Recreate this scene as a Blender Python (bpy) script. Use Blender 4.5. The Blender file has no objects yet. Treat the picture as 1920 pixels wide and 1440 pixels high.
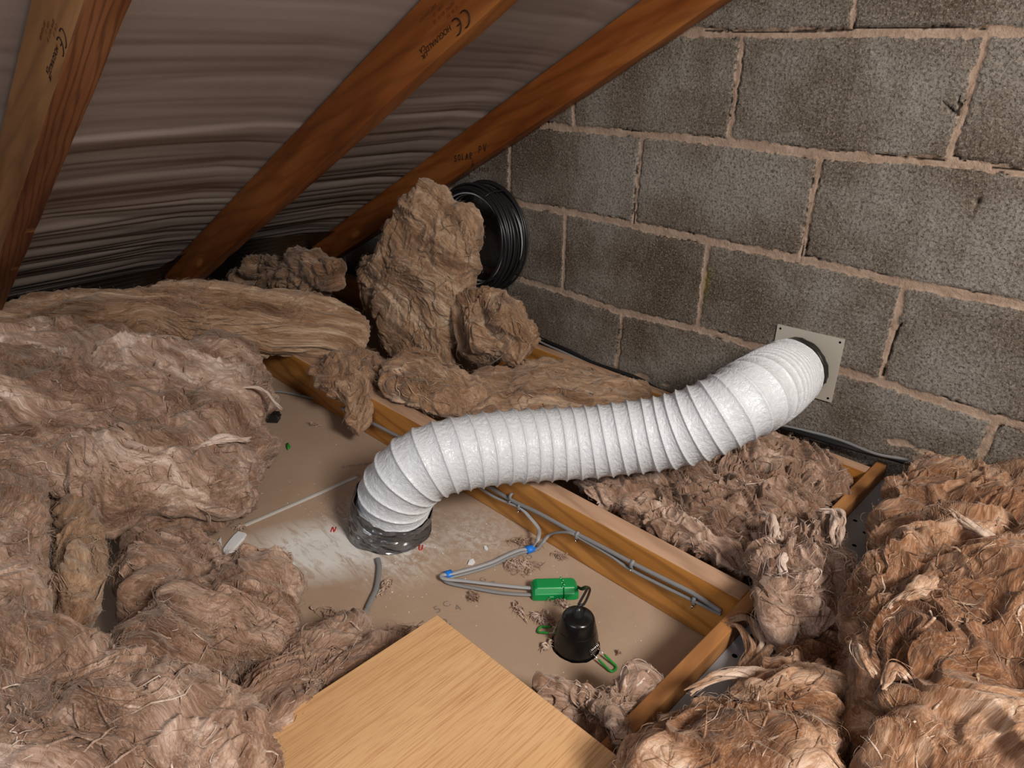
import bpy, math, random
import numpy as np
from mathutils import Matrix, Vector

S = bpy.context.scene
COL = S.collection
rng = np.random.default_rng(7)
random.seed(7)

# ------------------------------------------------------------------ camera
CP = np.array([1.24244, -1.543422, 0.790007])
YAW, PITCH, ROLL, FPX = -0.7424856, -0.4189525, 0.0512921, 1290.0978


def cam_axes():
    ca, sa = math.cos(YAW), math.sin(YAW)
    f = np.array([sa * math.cos(PITCH), ca * math.cos(PITCH), math.sin(PITCH)])
    r = np.array([ca, -sa, 0.0])
    u = np.cross(r, f)
    r2 = math.cos(ROLL) * r + math.sin(ROLL) * u
    u2 = -math.sin(ROLL) * r + math.cos(ROLL) * u
    return np.stack([r2, u2, f])


RM = cam_axes()
cam = bpy.data.cameras.new('camera')
cam.sensor_width = 36.0
cam.sensor_fit = 'HORIZONTAL'
cam.lens = FPX * 36.0 / 1920.0
cam.clip_start = 0.01
co = bpy.data.objects.new('camera', cam)
COL.objects.link(co)
m = Matrix.Identity(4)
for i in range(3):
    m[i][0] = RM[0][i]
    m[i][1] = RM[1][i]
    m[i][2] = -RM[2][i]
    m[i][3] = CP[i]
co.matrix_world = m
S.camera = co

# ------------------------------------------------------------------ world, lights, exposure
W = bpy.data.worlds.new('world')
S.world = W
W.use_nodes = True
wb = W.node_tree.nodes['Background']
wb.inputs[0].default_value = (0.86, 0.90, 1.0, 1)
wb.inputs[1].default_value = 0.15
S.view_settings.view_transform = 'Standard'
S.view_settings.look = 'None'
S.view_settings.gamma = 1
S.view_settings.use_curve_mapping = False
S.view_settings.exposure = 0.30


def area(name, loc, target, size, power, colour):
    l = bpy.data.lights.new(name, 'AREA')
    l.shape = 'DISK'
    l.size = size
    l.energy = power
    l.color = colour
    o = bpy.data.objects.new(name, l)
    COL.objects.link(o)
    o.location = loc
    o.rotation_euler = (Vector(target) - Vector(loc)).to_track_quat('-Z', 'Y').to_euler()
    return o


area('loft_lamp', (2.35, -1.25, 1.60), (0.5, -0.6, 0.1), 0.50, 46, (1.0, 0.92, 0.83))
area('fill_light', (0.9, -2.9, 1.2), (0.2, -0.5, 0.2), 1.2, 17, (0.86, 0.93, 1.0))  # soft cool fill added behind the camera; no source is seen there


# ------------------------------------------------------------------ unprojection helpers (pixel -> world point on a real plane)
def ray(x, y):
    return np.array([(x - 960) / FPX, -(y - 720) / FPX, 1.0]) @ RM


def onz(x, y, z):
    d = ray(x, y)
    return CP + d * (z - CP[2]) / d[2]


def ony(x, y, Y):
    d = ray(x, y)
    return CP + d * (Y - CP[1]) / d[1]


def onplane(x, y, p0, n):
    d = ray(x, y)
    return CP + d * (np.dot(p0 - CP, n) / np.dot(d, n))


FZ = -0.060     # top of the plasterboard
JT = 0.050      # top of the ceiling joists

# ------------------------------------------------------------------ noise
_perm = np.random.default_rng(3).permutation(256)
_g = np.random.default_rng(4).normal(size=(256, 3))
_g /= np.linalg.norm(_g, axis=1)[:, None]


def noise3(P, seed=0):
    P = P + np.array([seed * 17.31, seed * 5.77, seed * 9.13])
    I = np.floor(P).astype(np.int64)
    F = P - I
    U = F * F * F * (F * (F * 6 - 15) + 10)
    out = 0
    for dx in (0, 1):
        wx = U[:, 0] if dx else 1 - U[:, 0]
        hx = _perm[(I[:, 0] + dx) & 255]
        for dy in (0, 1):
            wy = U[:, 1] if dy else 1 - U[:, 1]
            hy = _perm[(hx + I[:, 1] + dy) & 255]
            for dz in (0, 1):
                wz = U[:, 2] if dz else 1 - U[:, 2]
                h = _perm[(hy + I[:, 2] + dz) & 255]
                G = _g[h]
                d = G[:, 0] * (F[:, 0] - dx) + G[:, 1] * (F[:, 1] - dy) + G[:, 2] * (F[:, 2] - dz)
                out = out + wx * wy * wz * d
    return out * 1.6


def noisev(P, seed=0):
    return np.stack([noise3(P, seed), noise3(P, seed + 11), noise3(P, seed + 23)], 1)


# ------------------------------------------------------------------ object helpers
def props(o, label=None, cat=None, group=None, kind=None):
    if label: o['label'] = label
    if cat: o['category'] = cat
    if group: o['group'] = group
    if kind: o['kind'] = kind
    return o


def mesh_np(name, V, Q, mat, parent=None, smooth=True, attrs=None, T=None, mats=None, midx=None):
    """mesh from numpy: V (n,3), Q (m,4) quads, T (k,3) tris"""
    me = bpy.data.meshes.new(name)
    V = np.asarray(V, np.float32)
    nq = 0 if Q is None else len(Q)
    nt = 0 if T is None else len(T)
    loops = []
    if nq: loops.append(np.asarray(Q, np.int32).ravel())
    if nt: loops.append(np.asarray(T, np.int32).ravel())
    L = np.concatenate(loops)
    me.vertices.add(len(V))
    me.vertices.foreach_set('co', V.ravel())
    me.loops.add(len(L))
    me.loops.foreach_set('vertex_index', L)
    me.polygons.add(nq + nt)
    st = np.concatenate([np.arange(nq) * 4, nq * 4 + np.arange(nt) * 3]).astype(np.int32)
    me.polygons.foreach_set('loop_start', st)
    me.polygons.foreach_set('use_smooth', np.full(nq + nt, smooth is True, bool))
    if mats:
        for mm in mats: me.materials.append(mm)
        if midx is not None: me.polygons.foreach_set('material_index', np.asarray(midx, np.int32))
    elif mat:
        me.materials.append(mat)
    me.update(calc_edges=True)
    if attrs:
        for k, a in attrs.items():
            a = np.asarray(a, np.float32)
            if a.ndim == 1:
                at = me.attributes.new(k, 'FLOAT', 'POINT')
                at.data.foreach_set('value', a)
            else:
                at = me.attributes.new(k, 'FLOAT_VECTOR', 'POINT')
                at.data.foreach_set('vector', a.ravel())
    o = bpy.data.objects.new(name, me)
    COL.objects.link(o)
    if parent: o.parent = parent
    return o


def empty(name, loc=(0, 0, 0)):
    o = bpy.data.objects.new(name, None)
    o.empty_display_size = 0.02
    o.location = loc
    COL.objects.link(o)
    return o


class MB:
    """collects shapes into one mesh"""

    def __init__(s):
        s.v, s.q, s.t, s.n = [], [], [], 0
        s.sm = []

    def add(s, V, Q=None, T=None):
        V = np.asarray(V, float).reshape(-1, 3)
        s.v.append(V)
        if Q is not None and len(Q): s.q.append(np.asarray(Q) + s.n)
        if T is not None and len(T): s.t.append(np.asarray(T) + s.n)
        s.n += len(V)
        return s

    def box(s, lo, hi, fr=None, bev=0.0):
        lo = np.array(lo, float); hi = np.array(hi, float)
        if bev > 0:
            # bevelled box: 24 verts
            V = []; idx = {}
            for ax in range(3):
                for sg in (0, 1):
                    for a in (0, 1):
                        for b in (0, 1):
                            p = np.zeros(3); o1, o2 = (ax + 1) % 3, (ax + 2) % 3
                            p[ax] = (lo, hi)[sg][ax]
                            p[o1] = (lo[o1] + bev, hi[o1] - bev)[a]
                            p[o2] = (lo[o2] + bev, hi[o2] - bev)[b]
                            idx[(ax, sg, a, b)] = len(V); V.append(p)
            Q, T = [], []
            for ax in range(3):
                for sg in (0, 1):
                    f = [idx[(ax, sg, 0, 0)], idx[(ax, sg, 1, 0)], idx[(ax, sg, 1, 1)], idx[(ax, sg, 0, 1)]]
                    Q.append(f if sg else f[::-1])
            for ax in range(3):
                o1, o2 = (ax + 1) % 3, (ax + 2) % 3
                for s1 in (0, 1):
                    for s2 in (0, 1):
                        # edge along ax, between face o1=s1 and face o2=s2
                        def fi(face, sgn, along, other):
                            a, b = (face + 1) % 3, (face + 2) % 3
                            key = {ax: along}
                            oth = ({o1, o2} - {face}).pop()
                            key[oth] = other
                            return idx[(face, sgn, key[a], key[b])]
                        f = [fi(o1, s1, 0, s2), fi(o1, s1, 1, s2), fi(o2, s2, 1, s1), fi(o2, s2, 0, s1)]
                        Q.append(f)
            for a in (0, 1):
                for b in (0, 1):
                    for c in (0, 1):
                        T.append([idx[(0, a, b, c)], idx[(1, b, c, a)], idx[(2, c, a, b)]])
            V = np.array(V)
            # orient outwards
            cen = (lo + hi) / 2
            def orient(F):
                out = []
                for f in F:
                    p = V[f]; n = np.cross(p[1] - p[0], p[2] - p[0])
                    out.append(f if np.dot(n, p.mean(0) - cen) > 0 else f[::-1])
                return out
            Q = orient(Q); T = orient(T)
        else:
            V = np.array([[(lo, hi)[i][0], (lo, hi)[j][1], (lo, hi)[k][2]] for i in (0, 1) for j in (0, 1) for k in (0, 1)])
            Q = [[0, 1, 3, 2], [4, 6, 7, 5], [0, 4, 5, 1], [2, 3, 7, 6], [0, 2, 6, 4], [1, 5, 7, 3]]
            T = None
        if fr is not None: V = V @ np.array(fr[0]) + np.array(fr[1])
        return s.add(V, Q, T)

    def tube(s, P, r, n=10, flat=None, cap=True):
        """P (k,3), r scalar or (k,) ; flat=(axis vector, factor) squashes section"""
        P = np.asarray(P, float); k = len(P)
        r = np.broadcast_to(np.asarray(r, float), (k,))
        N1, N2 = frames(P, None if flat is None else flat[0])
        a = np.arange(n) / n * 2 * math.pi
        f2 = 1.0 if flat is None else flat[1]
        V = P[:, None] + r[:, None, None] * (np.cos(a)[None, :, None] * N1[:, None] * f2 + np.sin(a)[None, :, None] * N2[:, None])
        V = V.reshape(-1, 3)
        i = np.arange(k - 1)[:, None] * n; j = np.arange(n)[None]
        Q = np.stack([i + j, i + (j + 1) % n, i + n + (j + 1) % n, i + n + j], -1).reshape(-1, 4)
        T = []
        if cap:
            V = np.vstack([V, P[:1], P[-1:]])
            T = [[k * n, (q + 1) % n, q] for q in range(n)] + [[k * n + 1, (k - 1) * n + q, (k - 1) * n + (q + 1) % n] for q in range(n)]
        return s.add(V, Q, T)

    def lathe(s, prof, n=48, origin=(0, 0, 0), fr=None):
        prof = np.asarray(prof, float); k = len(prof)
        a = np.arange(n) / n * 2 * math.pi
        V = np.stack([prof[:, None, 0] * np.cos(a), prof[:, None, 0] * np.sin(a), np.broadcast_to(prof[:, None, 1], (k, n))], -1).reshape(-1, 3)
        if fr is not None: V = V @ np.array(fr)
        V = V + np.array(origin)
        i = np.arange(k - 1)[:, None] * n; j = np.arange(n)[None]
        Q = np.stack([i + j, i + (j + 1) % n, i + n + (j + 1) % n, i + n + j], -1).reshape(-1, 4)
        return s.add(V, Q)

    def build(s, name, mat, parent=None, smooth=True, **k):
        V = np.concatenate(s.v)
        Q = np.concatenate(s.q) if s.q else None
        T = np.concatenate(s.t) if s.t else None
        return mesh_np(name, V, Q, mat, parent, smooth, T=T, **k)


def frames(P, ref=None):
    P = np.asarray(P, float)
    T = np.gradient(P, axis=0)
    T /= np.linalg.norm(T, axis=1)[:, None] + 1e-12
    if ref is not None:
        ref = np.broadcast_to(np.asarray(ref, float), P.shape)
        N1 = ref - (ref * T).sum(1)[:, None] * T
        N1 /= np.linalg.norm(N1, axis=1)[:, None]
        return N1, np.cross(T, N1)
    n = np.cross(T[0], [0, 0, 1.0])
    if np.linalg.norm(n) < 0.1: n = np.cross(T[0], [1.0, 0, 0])
    n /= np.linalg.norm(n)
    N1 = [n]
    for i in range(1, len(P)):
        n = N1[-1] - np.dot(N1[-1], T[i]) * T[i]
        N1.append(n / np.linalg.norm(n))
    N1 = np.array(N1)
    return N1, np.cross(T, N1)


def spline(pts, n):
    """Catmull-Rom through pts, n samples spaced evenly by length"""
    P = np.asarray(pts, float)
    P = np.vstack([2 * P[0] - P[1], P, 2 * P[-1] - P[-2]])
    out = []
    for i in range(1, len(P) - 2):
        t = np.linspace(0, 1, 24, endpoint=False)[:, None]
        p0, p1, p2, p3 = P[i - 1], P[i], P[i + 1], P[i + 2]
        out.append(0.5 * (2 * p1 + (p2 - p0) * t + (2 * p0 - 5 * p1 + 4 * p2 - p3) * t ** 2 + (3 * p1 - p0 - 3 * p2 + p3) * t ** 3))
    out.append(P[-2:-1])
    C = np.vstack(out)
    d = np.concatenate([[0], np.cumsum(np.linalg.norm(np.diff(C, axis=0), axis=1))])
    t = np.linspace(0, d[-1], n)
    return np.stack([np.interp(t, d, C[:, k]) for k in range(C.shape[1])], 1)


# ------------------------------------------------------------------ materials
def mat(name, col=(0.5, 0.5, 0.5), rough=0.6, spec=0.5, metal=0.0):
    mt = bpy.data.materials.new(name)
    mt.use_nodes = True
    b = mt.node_tree.nodes['Principled BSDF']
    b.inputs['Base Color'].default_value = (*col, 1)
    b.inputs['Roughness'].default_value = rough
    b.inputs['Specular IOR Level'].default_value = spec
    b.inputs['Metallic'].default_value = metal
    return mt


class NT:
    def __init__(s, mt):
        s.nt = mt.node_tree; s.b = s.nt.nodes['Principled BSDF']

    def n(s, typ, ins=None, **kw):
        nd = s.nt.nodes.new(typ)
        for k, v in kw.items(): setattr(nd, k, v)
        for k, v in (ins or {}).items():
            if isinstance(v, bpy.types.NodeSocket): s.nt.links.new(v, nd.inputs[k])
            else: nd.inputs[k].default_value = v
        return nd

    def obj(s): return s.n('ShaderNodeTexCoord').outputs['Object']

    def attr(s, name): return s.n('ShaderNodeAttribute', attribute_name=name)

    def mapping(s, v, sc=(1, 1, 1), loc=(0, 0, 0), rot=(0, 0, 0)):
        return s.n('ShaderNodeMapping', {'Vector': v, 'Scale': sc, 'Location': loc, 'Rotation': rot}).outputs[0]

    def noise(s, v, scale=5, detail=4, rough=0.5, dist=0.0):
        return s.n('ShaderNodeTexNoise', {'Vector': v, 'Scale': scale, 'Detail': detail, 'Roughness': rough, 'Distortion': dist}).outputs[0]

    def ramp(s, f, stops):
        r = s.n('ShaderNodeValToRGB', {'Fac': f})
        e = r.color_ramp.elements
        while len(e) < len(stops): e.new(0.5)
        for q, (p, c) in zip(e, stops):
            q.position = p
            q.color = (*c, 1) if len(c) == 3 else c
        return r.outputs[0]

    def fr(s, f, a, b, lo=0.0, hi=1.0):
        return s.n('ShaderNodeMapRange', {'Value': f, 'From Min': a, 'From Max': b, 'To Min': lo, 'To Max': hi}).outputs[0]

    def mix(s, f, a, b, mode='MIX'):
        nd = s.nt.nodes.new('ShaderNodeMix'); nd.data_type = 'RGBA'; nd.blend_type = mode
        for k, v in ((0, f), (6, a), (7, b)):
            if isinstance(v, bpy.types.NodeSocket): s.nt.links.new(v, nd.inputs[k])
            elif isinstance(v, tuple): nd.inputs[k].default_value = (*v, 1) if len(v) == 3 else v
            else: nd.inputs[k].default_value = v
        return nd.outputs[2]

    def math(s, op, a, b=0.0):
        return s.n('ShaderNodeMath', {0: a, 1: b}, operation=op).outputs[0]

    def bump(s, h, strength=0.5, dist=0.002, normal=None):
        ins = {'Height': h, 'Strength': strength, 'Distance': dist}
        if normal is not None: ins['Normal'] = normal
        return s.n('ShaderNodeBump', ins).outputs[0]

    def set(s, k, v):
        if isinstance(v, bpy.types.NodeSocket): s.nt.links.new(v, s.b.inputs[k])
        else: s.b.inputs[k].default_value = v


def wood_mat(name, dark, midc, light, grain=1.0, rough=0.45, knots=True, spec=0.4, bands=14):
    mt = mat(name, midc, rough, spec); t = NT(mt)
    o = t.obj()
    w = t.mapping(o, (1.2, 9, 9))
    n0 = t.noise(w, 1.6, 3, 0.5, 0.4)
    q = t.mapping(o, (1.0, 16, 16))
    # growth-ring streaks
    rings = t.n('ShaderNodeTexWave', {'Vector': t.mapping(o, (0.22, 1, 1.15) if bands != 9 else (0.35, 7, 7)), 'Scale': bands, 'Distortion': 5.0, 'Detail': 2.5, 'Detail Scale': 1.3}, wave_type='BANDS', bands_direction='DIAGONAL').outputs[1]
    fine = t.noise(t.mapping(o, (3, 110, 110)), 2.0, 3, 0.6, 0.2)
    c = t.ramp(n0, [(0.30, dark), (0.52, midc), (0.75, light)])
    c = t.mix(t.fr(rings, 0.55, 1.0, 0, 0.55 * grain), c, tuple(x * 0.55 for x in dark))
    c = t.mix(t.fr(fine, 0.45, 0.8, 0, 0.35 * grain), c, dark)
    if knots:
        v = t.n('ShaderNodeTexVoronoi', {'Vector': t.mapping(o, (3.2, 9, 9), (0.3, 0.2, 0.1)), 'Scale': 1.0}).outputs['Distance']
        c = t.mix(t.fr(v, 0.05, 0.13, 0.75, 0), c, tuple(min(1, x * 1.5) for x in light))
        c = t.mix(t.fr(v, 0.02, 0.035, 0.6, 0), c, tuple(x * 0.8 for x in dark))
    t.set('Base Color', c)
    t.set('Normal', t.bump(fine, 0.25, 0.001))
    t.set('Roughness', t.fr(n0, 0.3, 0.7, rough - 0.06, rough + 0.12))
    return mt


M_RAFTER = wood_mat('rafter_pine', (0.12, 0.030, 0.006), (0.235, 0.070, 0.014), (0.32, 0.12, 0.028), 0.5, 0.42)
M_RAFTER_OLD = wood_mat('weathered_rafter_pine', (0.16, 0.062, 0.018), (0.27, 0.12, 0.040), (0.37, 0.19, 0.070), 0.45, 0.5)
M_BARK = wood_mat('coarse_grained_pine', (0.10, 0.028, 0.010), (0.21, 0.080, 0.030), (0.28, 0.12, 0.050), 1.0, 0.6, False, 0.25, 9)
M_JOIST = wood_mat('joist_pine', (0.33, 0.12, 0.022), (0.48, 0.21, 0.045), (0.58, 0.29, 0.08), 0.9, 0.42)
M_SAWN = wood_mat('dusty_sawn_pine', (0.30, 0.17, 0.10), (0.46, 0.29, 0.19), (0.55, 0.38, 0.27), 0.5, 0.8, False, 0.2)
M_BATTEN = wood_mat('batten_pine', (0.26, 0.10, 0.028), (0.42, 0.20, 0.07), (0.5, 0.27, 0.11), 0.6, 0.6)


def m_board():
    mt = mat('oak_laminate', (0.6, 0.35, 0.15), 0.42, 0.4); t = NT(mt)
    o = t.obj()
    warp = t.noise(t.mapping(o, (2.2, 5, 5)), 1.5, 2, 0.5)
    g = t.noise(t.mapping(o, (4.5, 210, 60)), 1.6, 3, 0.55, 0.35)
    g2 = t.noise(t.mapping(o, (14, 420, 60)), 1.6, 2, 0.6, 0.15)
    c = t.ramp(warp, [(0.3, (0.55, 0.325, 0.155)), (0.7, (0.63, 0.395, 0.205))])
    c = t.mix(t.fr(g, 0.50, 0.66, 0, 0.60), c, (0.38, 0.185, 0.075))
    c = t.mix(t.fr(g2, 0.52, 0.66, 0, 0.50), c, (0.34, 0.165, 0.065))
    t.set('Base Color', c)
    t.set('Normal', t.bump(g, 0.12, 0.0006))
    return mt


def m_plaster():
    mt = mat('plasterboard_paper', (0.4, 0.3, 0.22), 0.85, 0.2); t = NT(mt)
    o = t.obj()
    n = t.noise(o, 4.0, 4, 0.55)
    fine = t.noise(o, 160, 3, 0.6)
    c = t.ramp(n, [(0.3, (0.335, 0.235, 0.165)), (0.7, (0.41, 0.30, 0.22))])
    c = t.mix(t.fr(fine, 0.3, 0.8, 0, 0.12), c, (0.2, 0.15, 0.11))
    # plaster dust swept around the duct hole
    sep = t.n('ShaderNodeSeparateXYZ', {'Vector': o})

    def spot(cx, cy, sx, sy, ang, r0, r1):
        v = t.n('ShaderNodeVectorMath', {0: o, 1: (cx, cy, 0)}, operation='SUBTRACT').outputs[0]
        v = t.mapping(v, (1 / sx, 1 / sy, 0), (0, 0, 0), (0, 0, 0)) if ang == 0 else t.mapping(t.mapping(v, (1, 1, 0), (0, 0, 0), (0, 0, ang)), (1 / sx, 1 / sy, 0))
        l = t.n('ShaderNodeVectorMath', {0: v}, operation='LENGTH').outputs['Value']
        return t.fr(l, r0, r1, 1, 0)
    a = spot(0.255, -0.985, 0.10, 0.17, 0.6, 0.25, 1.15)
    b2 = spot(0.30, -0.87, 0.17, 0.15, 0.0, 0.45, 1.1)
    c3 = spot(0.42, -0.74, 0.10, 0.10, 0.0, 0.2, 1.2)
    streak = t.noise(t.mapping(o, (9, 34, 1), (0, 0, 0), (0, 0, 0.7)), 1.3, 6, 0.68, 1.6)
    grit = t.noise(o, 75, 5, 0.75, 0.5)
    msk = t.math('MULTIPLY', a, t.fr(streak, 0.36, 0.52, 0.35, 1.3))
    m2 = t.math('MULTIPLY', b2, t.fr(t.math('ADD', streak, t.math('MULTIPLY', grit, 0.6)), 0.72, 0.95, 0.0, 0.75))
    m3 = t.math('MULTIPLY', c3, t.fr(grit, 0.42, 0.62, 0.05, 0.5))
    msk = t.math('MAXIMUM', msk, t.math('MAXIMUM', m2, m3))
    c = t.mix(msk, c, (0.72, 0.71, 0.69))
    t.set('Base Color', c)
    t.set('Normal', t.bump(t.math('ADD', fine, t.math('MULTIPLY', msk, t.fr(grit, 0, 1, 0, 3))), 0.25, 0.0008))
    return mt


def m_wall():
    mt = mat('concrete_blockwork', (0.2, 0.18, 0.16), 0.95, 0.15); t = NT(mt)
    o = t.obj()
    mo = t.attr('mortar').outputs['Fac']
    bt = t.attr('tone').outputs['Fac']
    big = t.fr(t.noise(o, 4.5, 3, 0.6), 0.32, 0.68)
    ag = t.n('ShaderNodeTexVoronoi', {'Vector': o, 'Scale': 300.0, 'Randomness': 1.0}).outputs['Distance']
    agc = t.n('ShaderNodeTexVoronoi', {'Vector': o, 'Scale': 300.0, 'Randomness': 1.0}).outputs['Color']
    gr = t.noise(o, 260, 4, 0.72)
    pit = t.noise(o, 165, 4, 0.7, 0.3)
    c = t.ramp(t.math('ADD', t.math('MULTIPLY', big, 0.7), t.math('MULTIPLY', bt, 0.3)), [(0.18, (0.088, 0.062, 0.044)), (0.5, (0.150, 0.122, 0.098)), (0.85, (0.235, 0.212, 0.186))])
    c = t.mix(t.fr(gr, 0.50, 0.70, 0, 0.75), c, (0.40, 0.36, 0.31))
    c = t.mix(t.fr(pit, 0.47, 0.34, 0, 0.75), c, (0.05, 0.037, 0.028))
    mn = t.noise(o, 24, 4, 0.6)
    mc = t.ramp(mn, [(0.3, (0.28, 0.195, 0.142)), (0.7, (0.38, 0.285, 0.218))])
    c = t.mix(t.fr(mo, 0.35, 0.6, 0, 1), c, mc)
    # dark cracks beside the joints
    cr = t.attr('crack').outputs['Fac']
    c = t.mix(t.fr(cr, 0.3, 0.8, 0, 0.9), c, (0.02, 0.014, 0.01))
    ms = t.attr('moss').outputs['Fac']
    c = t.mix(t.math('MULTIPLY', ms, t.fr(gr, 0.40, 0.55, 0, 1)), c, (0.22, 0.19, 0.02))
    t.set('Base Color', c)
    h = t.math('ADD', t.math('MULTIPLY', gr, 0.5), t.fr(pit, 0.30, 0.52, 0, 1.2))
    h = t.math('ADD', t.math('MULTIPLY', h, t.fr(mo, 0.3, 0.7, 1, 0.30)), t.math('MULTIPLY', t.fr(mo, 0.3, 0.7, 0, 1.6), t.noise(o, 70, 4, 0.65)))
    t.set('Normal', t.bump(h, 0.8, 0.0022))
    return mt


def m_sark():
    mt = mat('roof_underlay', (0.35, 0.3, 0.28), 0.6, 0.35); t = NT(mt)
    o = t.obj()
    big = t.noise(t.mapping(o, (5, 1.2, 1)), 1.2, 3, 0.5)
    fine = t.noise(o, 260, 2, 0.5)
    c = t.ramp(big, [(0.3, (0.25, 0.20, 0.175)), (0.7, (0.33, 0.275, 0.25))])
    c = t.mix(t.fr(fine, 0.3, 0.8, 0, 0.15), c, (0.25, 0.2, 0.18))
    t.set('Base Color', c)
    t.set('Normal', t.bump(fine, 0.2, 0.0006))
    return mt


def m_wool(name, dk, md, lt, pale):
    mt = mat(name, md, 0.95, 0.12); t = NT(mt)
    f = t.attr('flow').outputs['Vector']
    tn = t.attr('tint').outputs['Fac']
    big = t.fr(t.noise(t.mapping(f, (3.5, 7, 7)), 1.0, 3, 0.55, 1.2), 0.34, 0.66)
    big2 = t.fr(t.noise(t.mapping(f, (9, 26, 26), (3, 1, 2)), 1.0, 4, 0.6, 1.4), 0.32, 0.68)
    st = t.noise(t.mapping(f, (16, 130, 130)), 1.5, 5, 0.68, 0.9)
    st2 = t.noise(t.mapping(f, (45, 480, 480)), 1.5, 3, 0.6, 0.5)
    k = t.math('ADD', t.math('MULTIPLY', big, 0.38), t.math('ADD', t.math('MULTIPLY', big2, 0.34), t.math('MULTIPLY', t.fr(st, 0.3, 0.7), 0.28)))
    k = t.math('ADD', k, t.math('MULTIPLY', tn, 1.6))
    c = t.ramp(k, [(0.22, dk), (0.46, md), (0.64, lt), (0.86, pale)])
    c = t.mix(t.fr(st2, 0.50, 0.75, 0, 0.28), c, pale, 'MIX')
    c = t.mix(t.fr(st2, 0.48, 0.30, 0, 0.35), c, dk, 'MIX')
    t.set('Base Color', c)
    h = t.math('ADD', st, t.math('MULTIPLY', st2, 0.5))
    t.set('Normal', t.bump(h, 0.60, 0.0030))
    t.set('Sheen Weight', 0.25)
    t.set('Sheen Roughness', 0.5)
    t.set('Sheen Tint', (1, 0.9, 0.8, 1))
    return mt


def m_duct():
    mt = mat('white_vinyl', (0.60, 0.625, 0.66), 0.30, 0.5); t = NT(mt)
    a = t.attr('flow').outputs['Vector']
    w = t.noise(t.mapping(a, (85, 60, 60)), 1.0, 3, 0.6, 2.2)
    w = t.math('ABSOLUTE', t.math('SUBTRACT', w, 0.5))
    w2 = t.noise(t.mapping(a, (220, 170, 170)), 1.0, 3, 0.6, 1.0)
    t.set('Normal', t.bump(t.math('SUBTRACT', t.math('MULTIPLY', w2, 0.25), t.math('MULTIPLY', w, 2.2)), 0.50, 0.0030))
    t.set('Roughness', t.fr(w, 0.0, 0.2, 0.20, 0.32))
    return mt


def m_tape():
    mt = mat('grey_duct_tape', (0.16, 0.16, 0.17), 0.24, 0.7, 0.6); t = NT(mt)
    o = t.obj()
    w = t.noise(t.mapping(o, (7, 7, 15)), 1.2, 1.5, 0.5, 2.2)
    t.set('Normal', t.bump(w, 0.7, 0.022))
    c = t.ramp(w, [(0.35, (0.11, 0.11, 0.115)), (0.7, (0.24, 0.24, 0.25))])
    t.set('Base Color', c)
    return mt


M_BOARD = m_board(); M_PLASTER = m_plaster(); M_WALL = m_wall(); M_SARK = m_sark()
M_WOOL = m_wool('brown_glass_wool', (0.090, 0.043, 0.024), (0.235, 0.137, 0.090), (0.40, 0.270, 0.203), (0.66, 0.53, 0.45))
M_WOOL_T = m_wool('golden_brown_glass_wool', (0.085, 0.038, 0.017), (0.235, 0.130, 0.072), (0.37, 0.240, 0.150), (0.56, 0.43, 0.32))
M_WOOL_R = m_wool('rusty_brown_glass_wool', (0.070, 0.024, 0.009), (0.215, 0.098, 0.045), (0.40, 0.242, 0.150), (0.70, 0.55, 0.44))
M_DUCT = m_duct(); M_TAPE = m_tape()
M_BTAPE = mat('black_tape', (0.018, 0.016, 0.015), 0.35, 0.5)
M_CREAM = mat('cream_plastic', (0.43, 0.40, 0.345), 0.55, 0.3)
M_GREY = mat('grey_pvc', (0.20, 0.20, 0.205), 0.42, 0.4)
M_PALEGREY = mat('pale_grey_pvc', (0.30, 0.30, 0.31), 0.4, 0.4)
M_BLACK = mat('black_pvc', (0.012, 0.012, 0.013), 0.35, 0.5)
M_BLACKGLOSS = mat('black_painted_steel', (0.006, 0.006, 0.006), 0.22, 0.5)
M_BLUE = mat('blue_tape', (0.01, 0.16, 0.62), 0.45, 0.4)
M_GREEN = mat('green_plastic', (0.0, 0.235, 0.055), 0.28, 0.5)
M_GREENS = mat('green_sleeve', (0.015, 0.24, 0.03), 0.4, 0.4)
M_STEEL = mat('galvanised_steel', (0.26, 0.27, 0.29), 0.5, 0.5, 0.0)
M_CHROME = mat('bright_steel', (0.7, 0.7, 0.7), 0.2, 0.5, 1.0)
M_CHIP = mat('white_plaster', (0.68, 0.70, 0.73), 0.9, 0.2)
M_JOINT = mat('joint_tape', (0.44, 0.42, 0.39), 0.8, 0.2)
M_RED = mat('red_marker_ink', (0.55, 0.01, 0.015), 0.5, 0.3)
M_INK = mat('black_ink', (0.025, 0.012, 0.008), 0.7, 0.2)
M_FADED = mat('faded_grey_ink', (0.20, 0.16, 0.135), 0.9, 0.1)
M_BROWNINK = mat('faded_brown_ink', (0.15, 0.05, 0.015), 0.7, 0.2)
M_HOLE = mat('black_hole', (0.004, 0.004, 0.004), 0.9, 0.05)


# ------------------------------------------------------------------ writing
def text_mesh(s, size):
    c = bpy.data.curves.new('lettering', 'FONT')
    c.body = s; c.size = size; c.extrude = 0.0001
    o = bpy.data.objects.new('lettering', c)
    COL.objects.link(o)
    bpy.context.view_layer.update()
    dg = bpy.context.evaluated_depsgraph_get()
    me = bpy.data.meshes.new_from_object(o.evaluated_get(dg))
    V = np.array([v.co[:] for v in me.vertices]).reshape(-1, 3)
    F = [list(p.vertices) for p in me.polygons]
    bpy.data.objects.remove(o)
    return V, F


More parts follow.
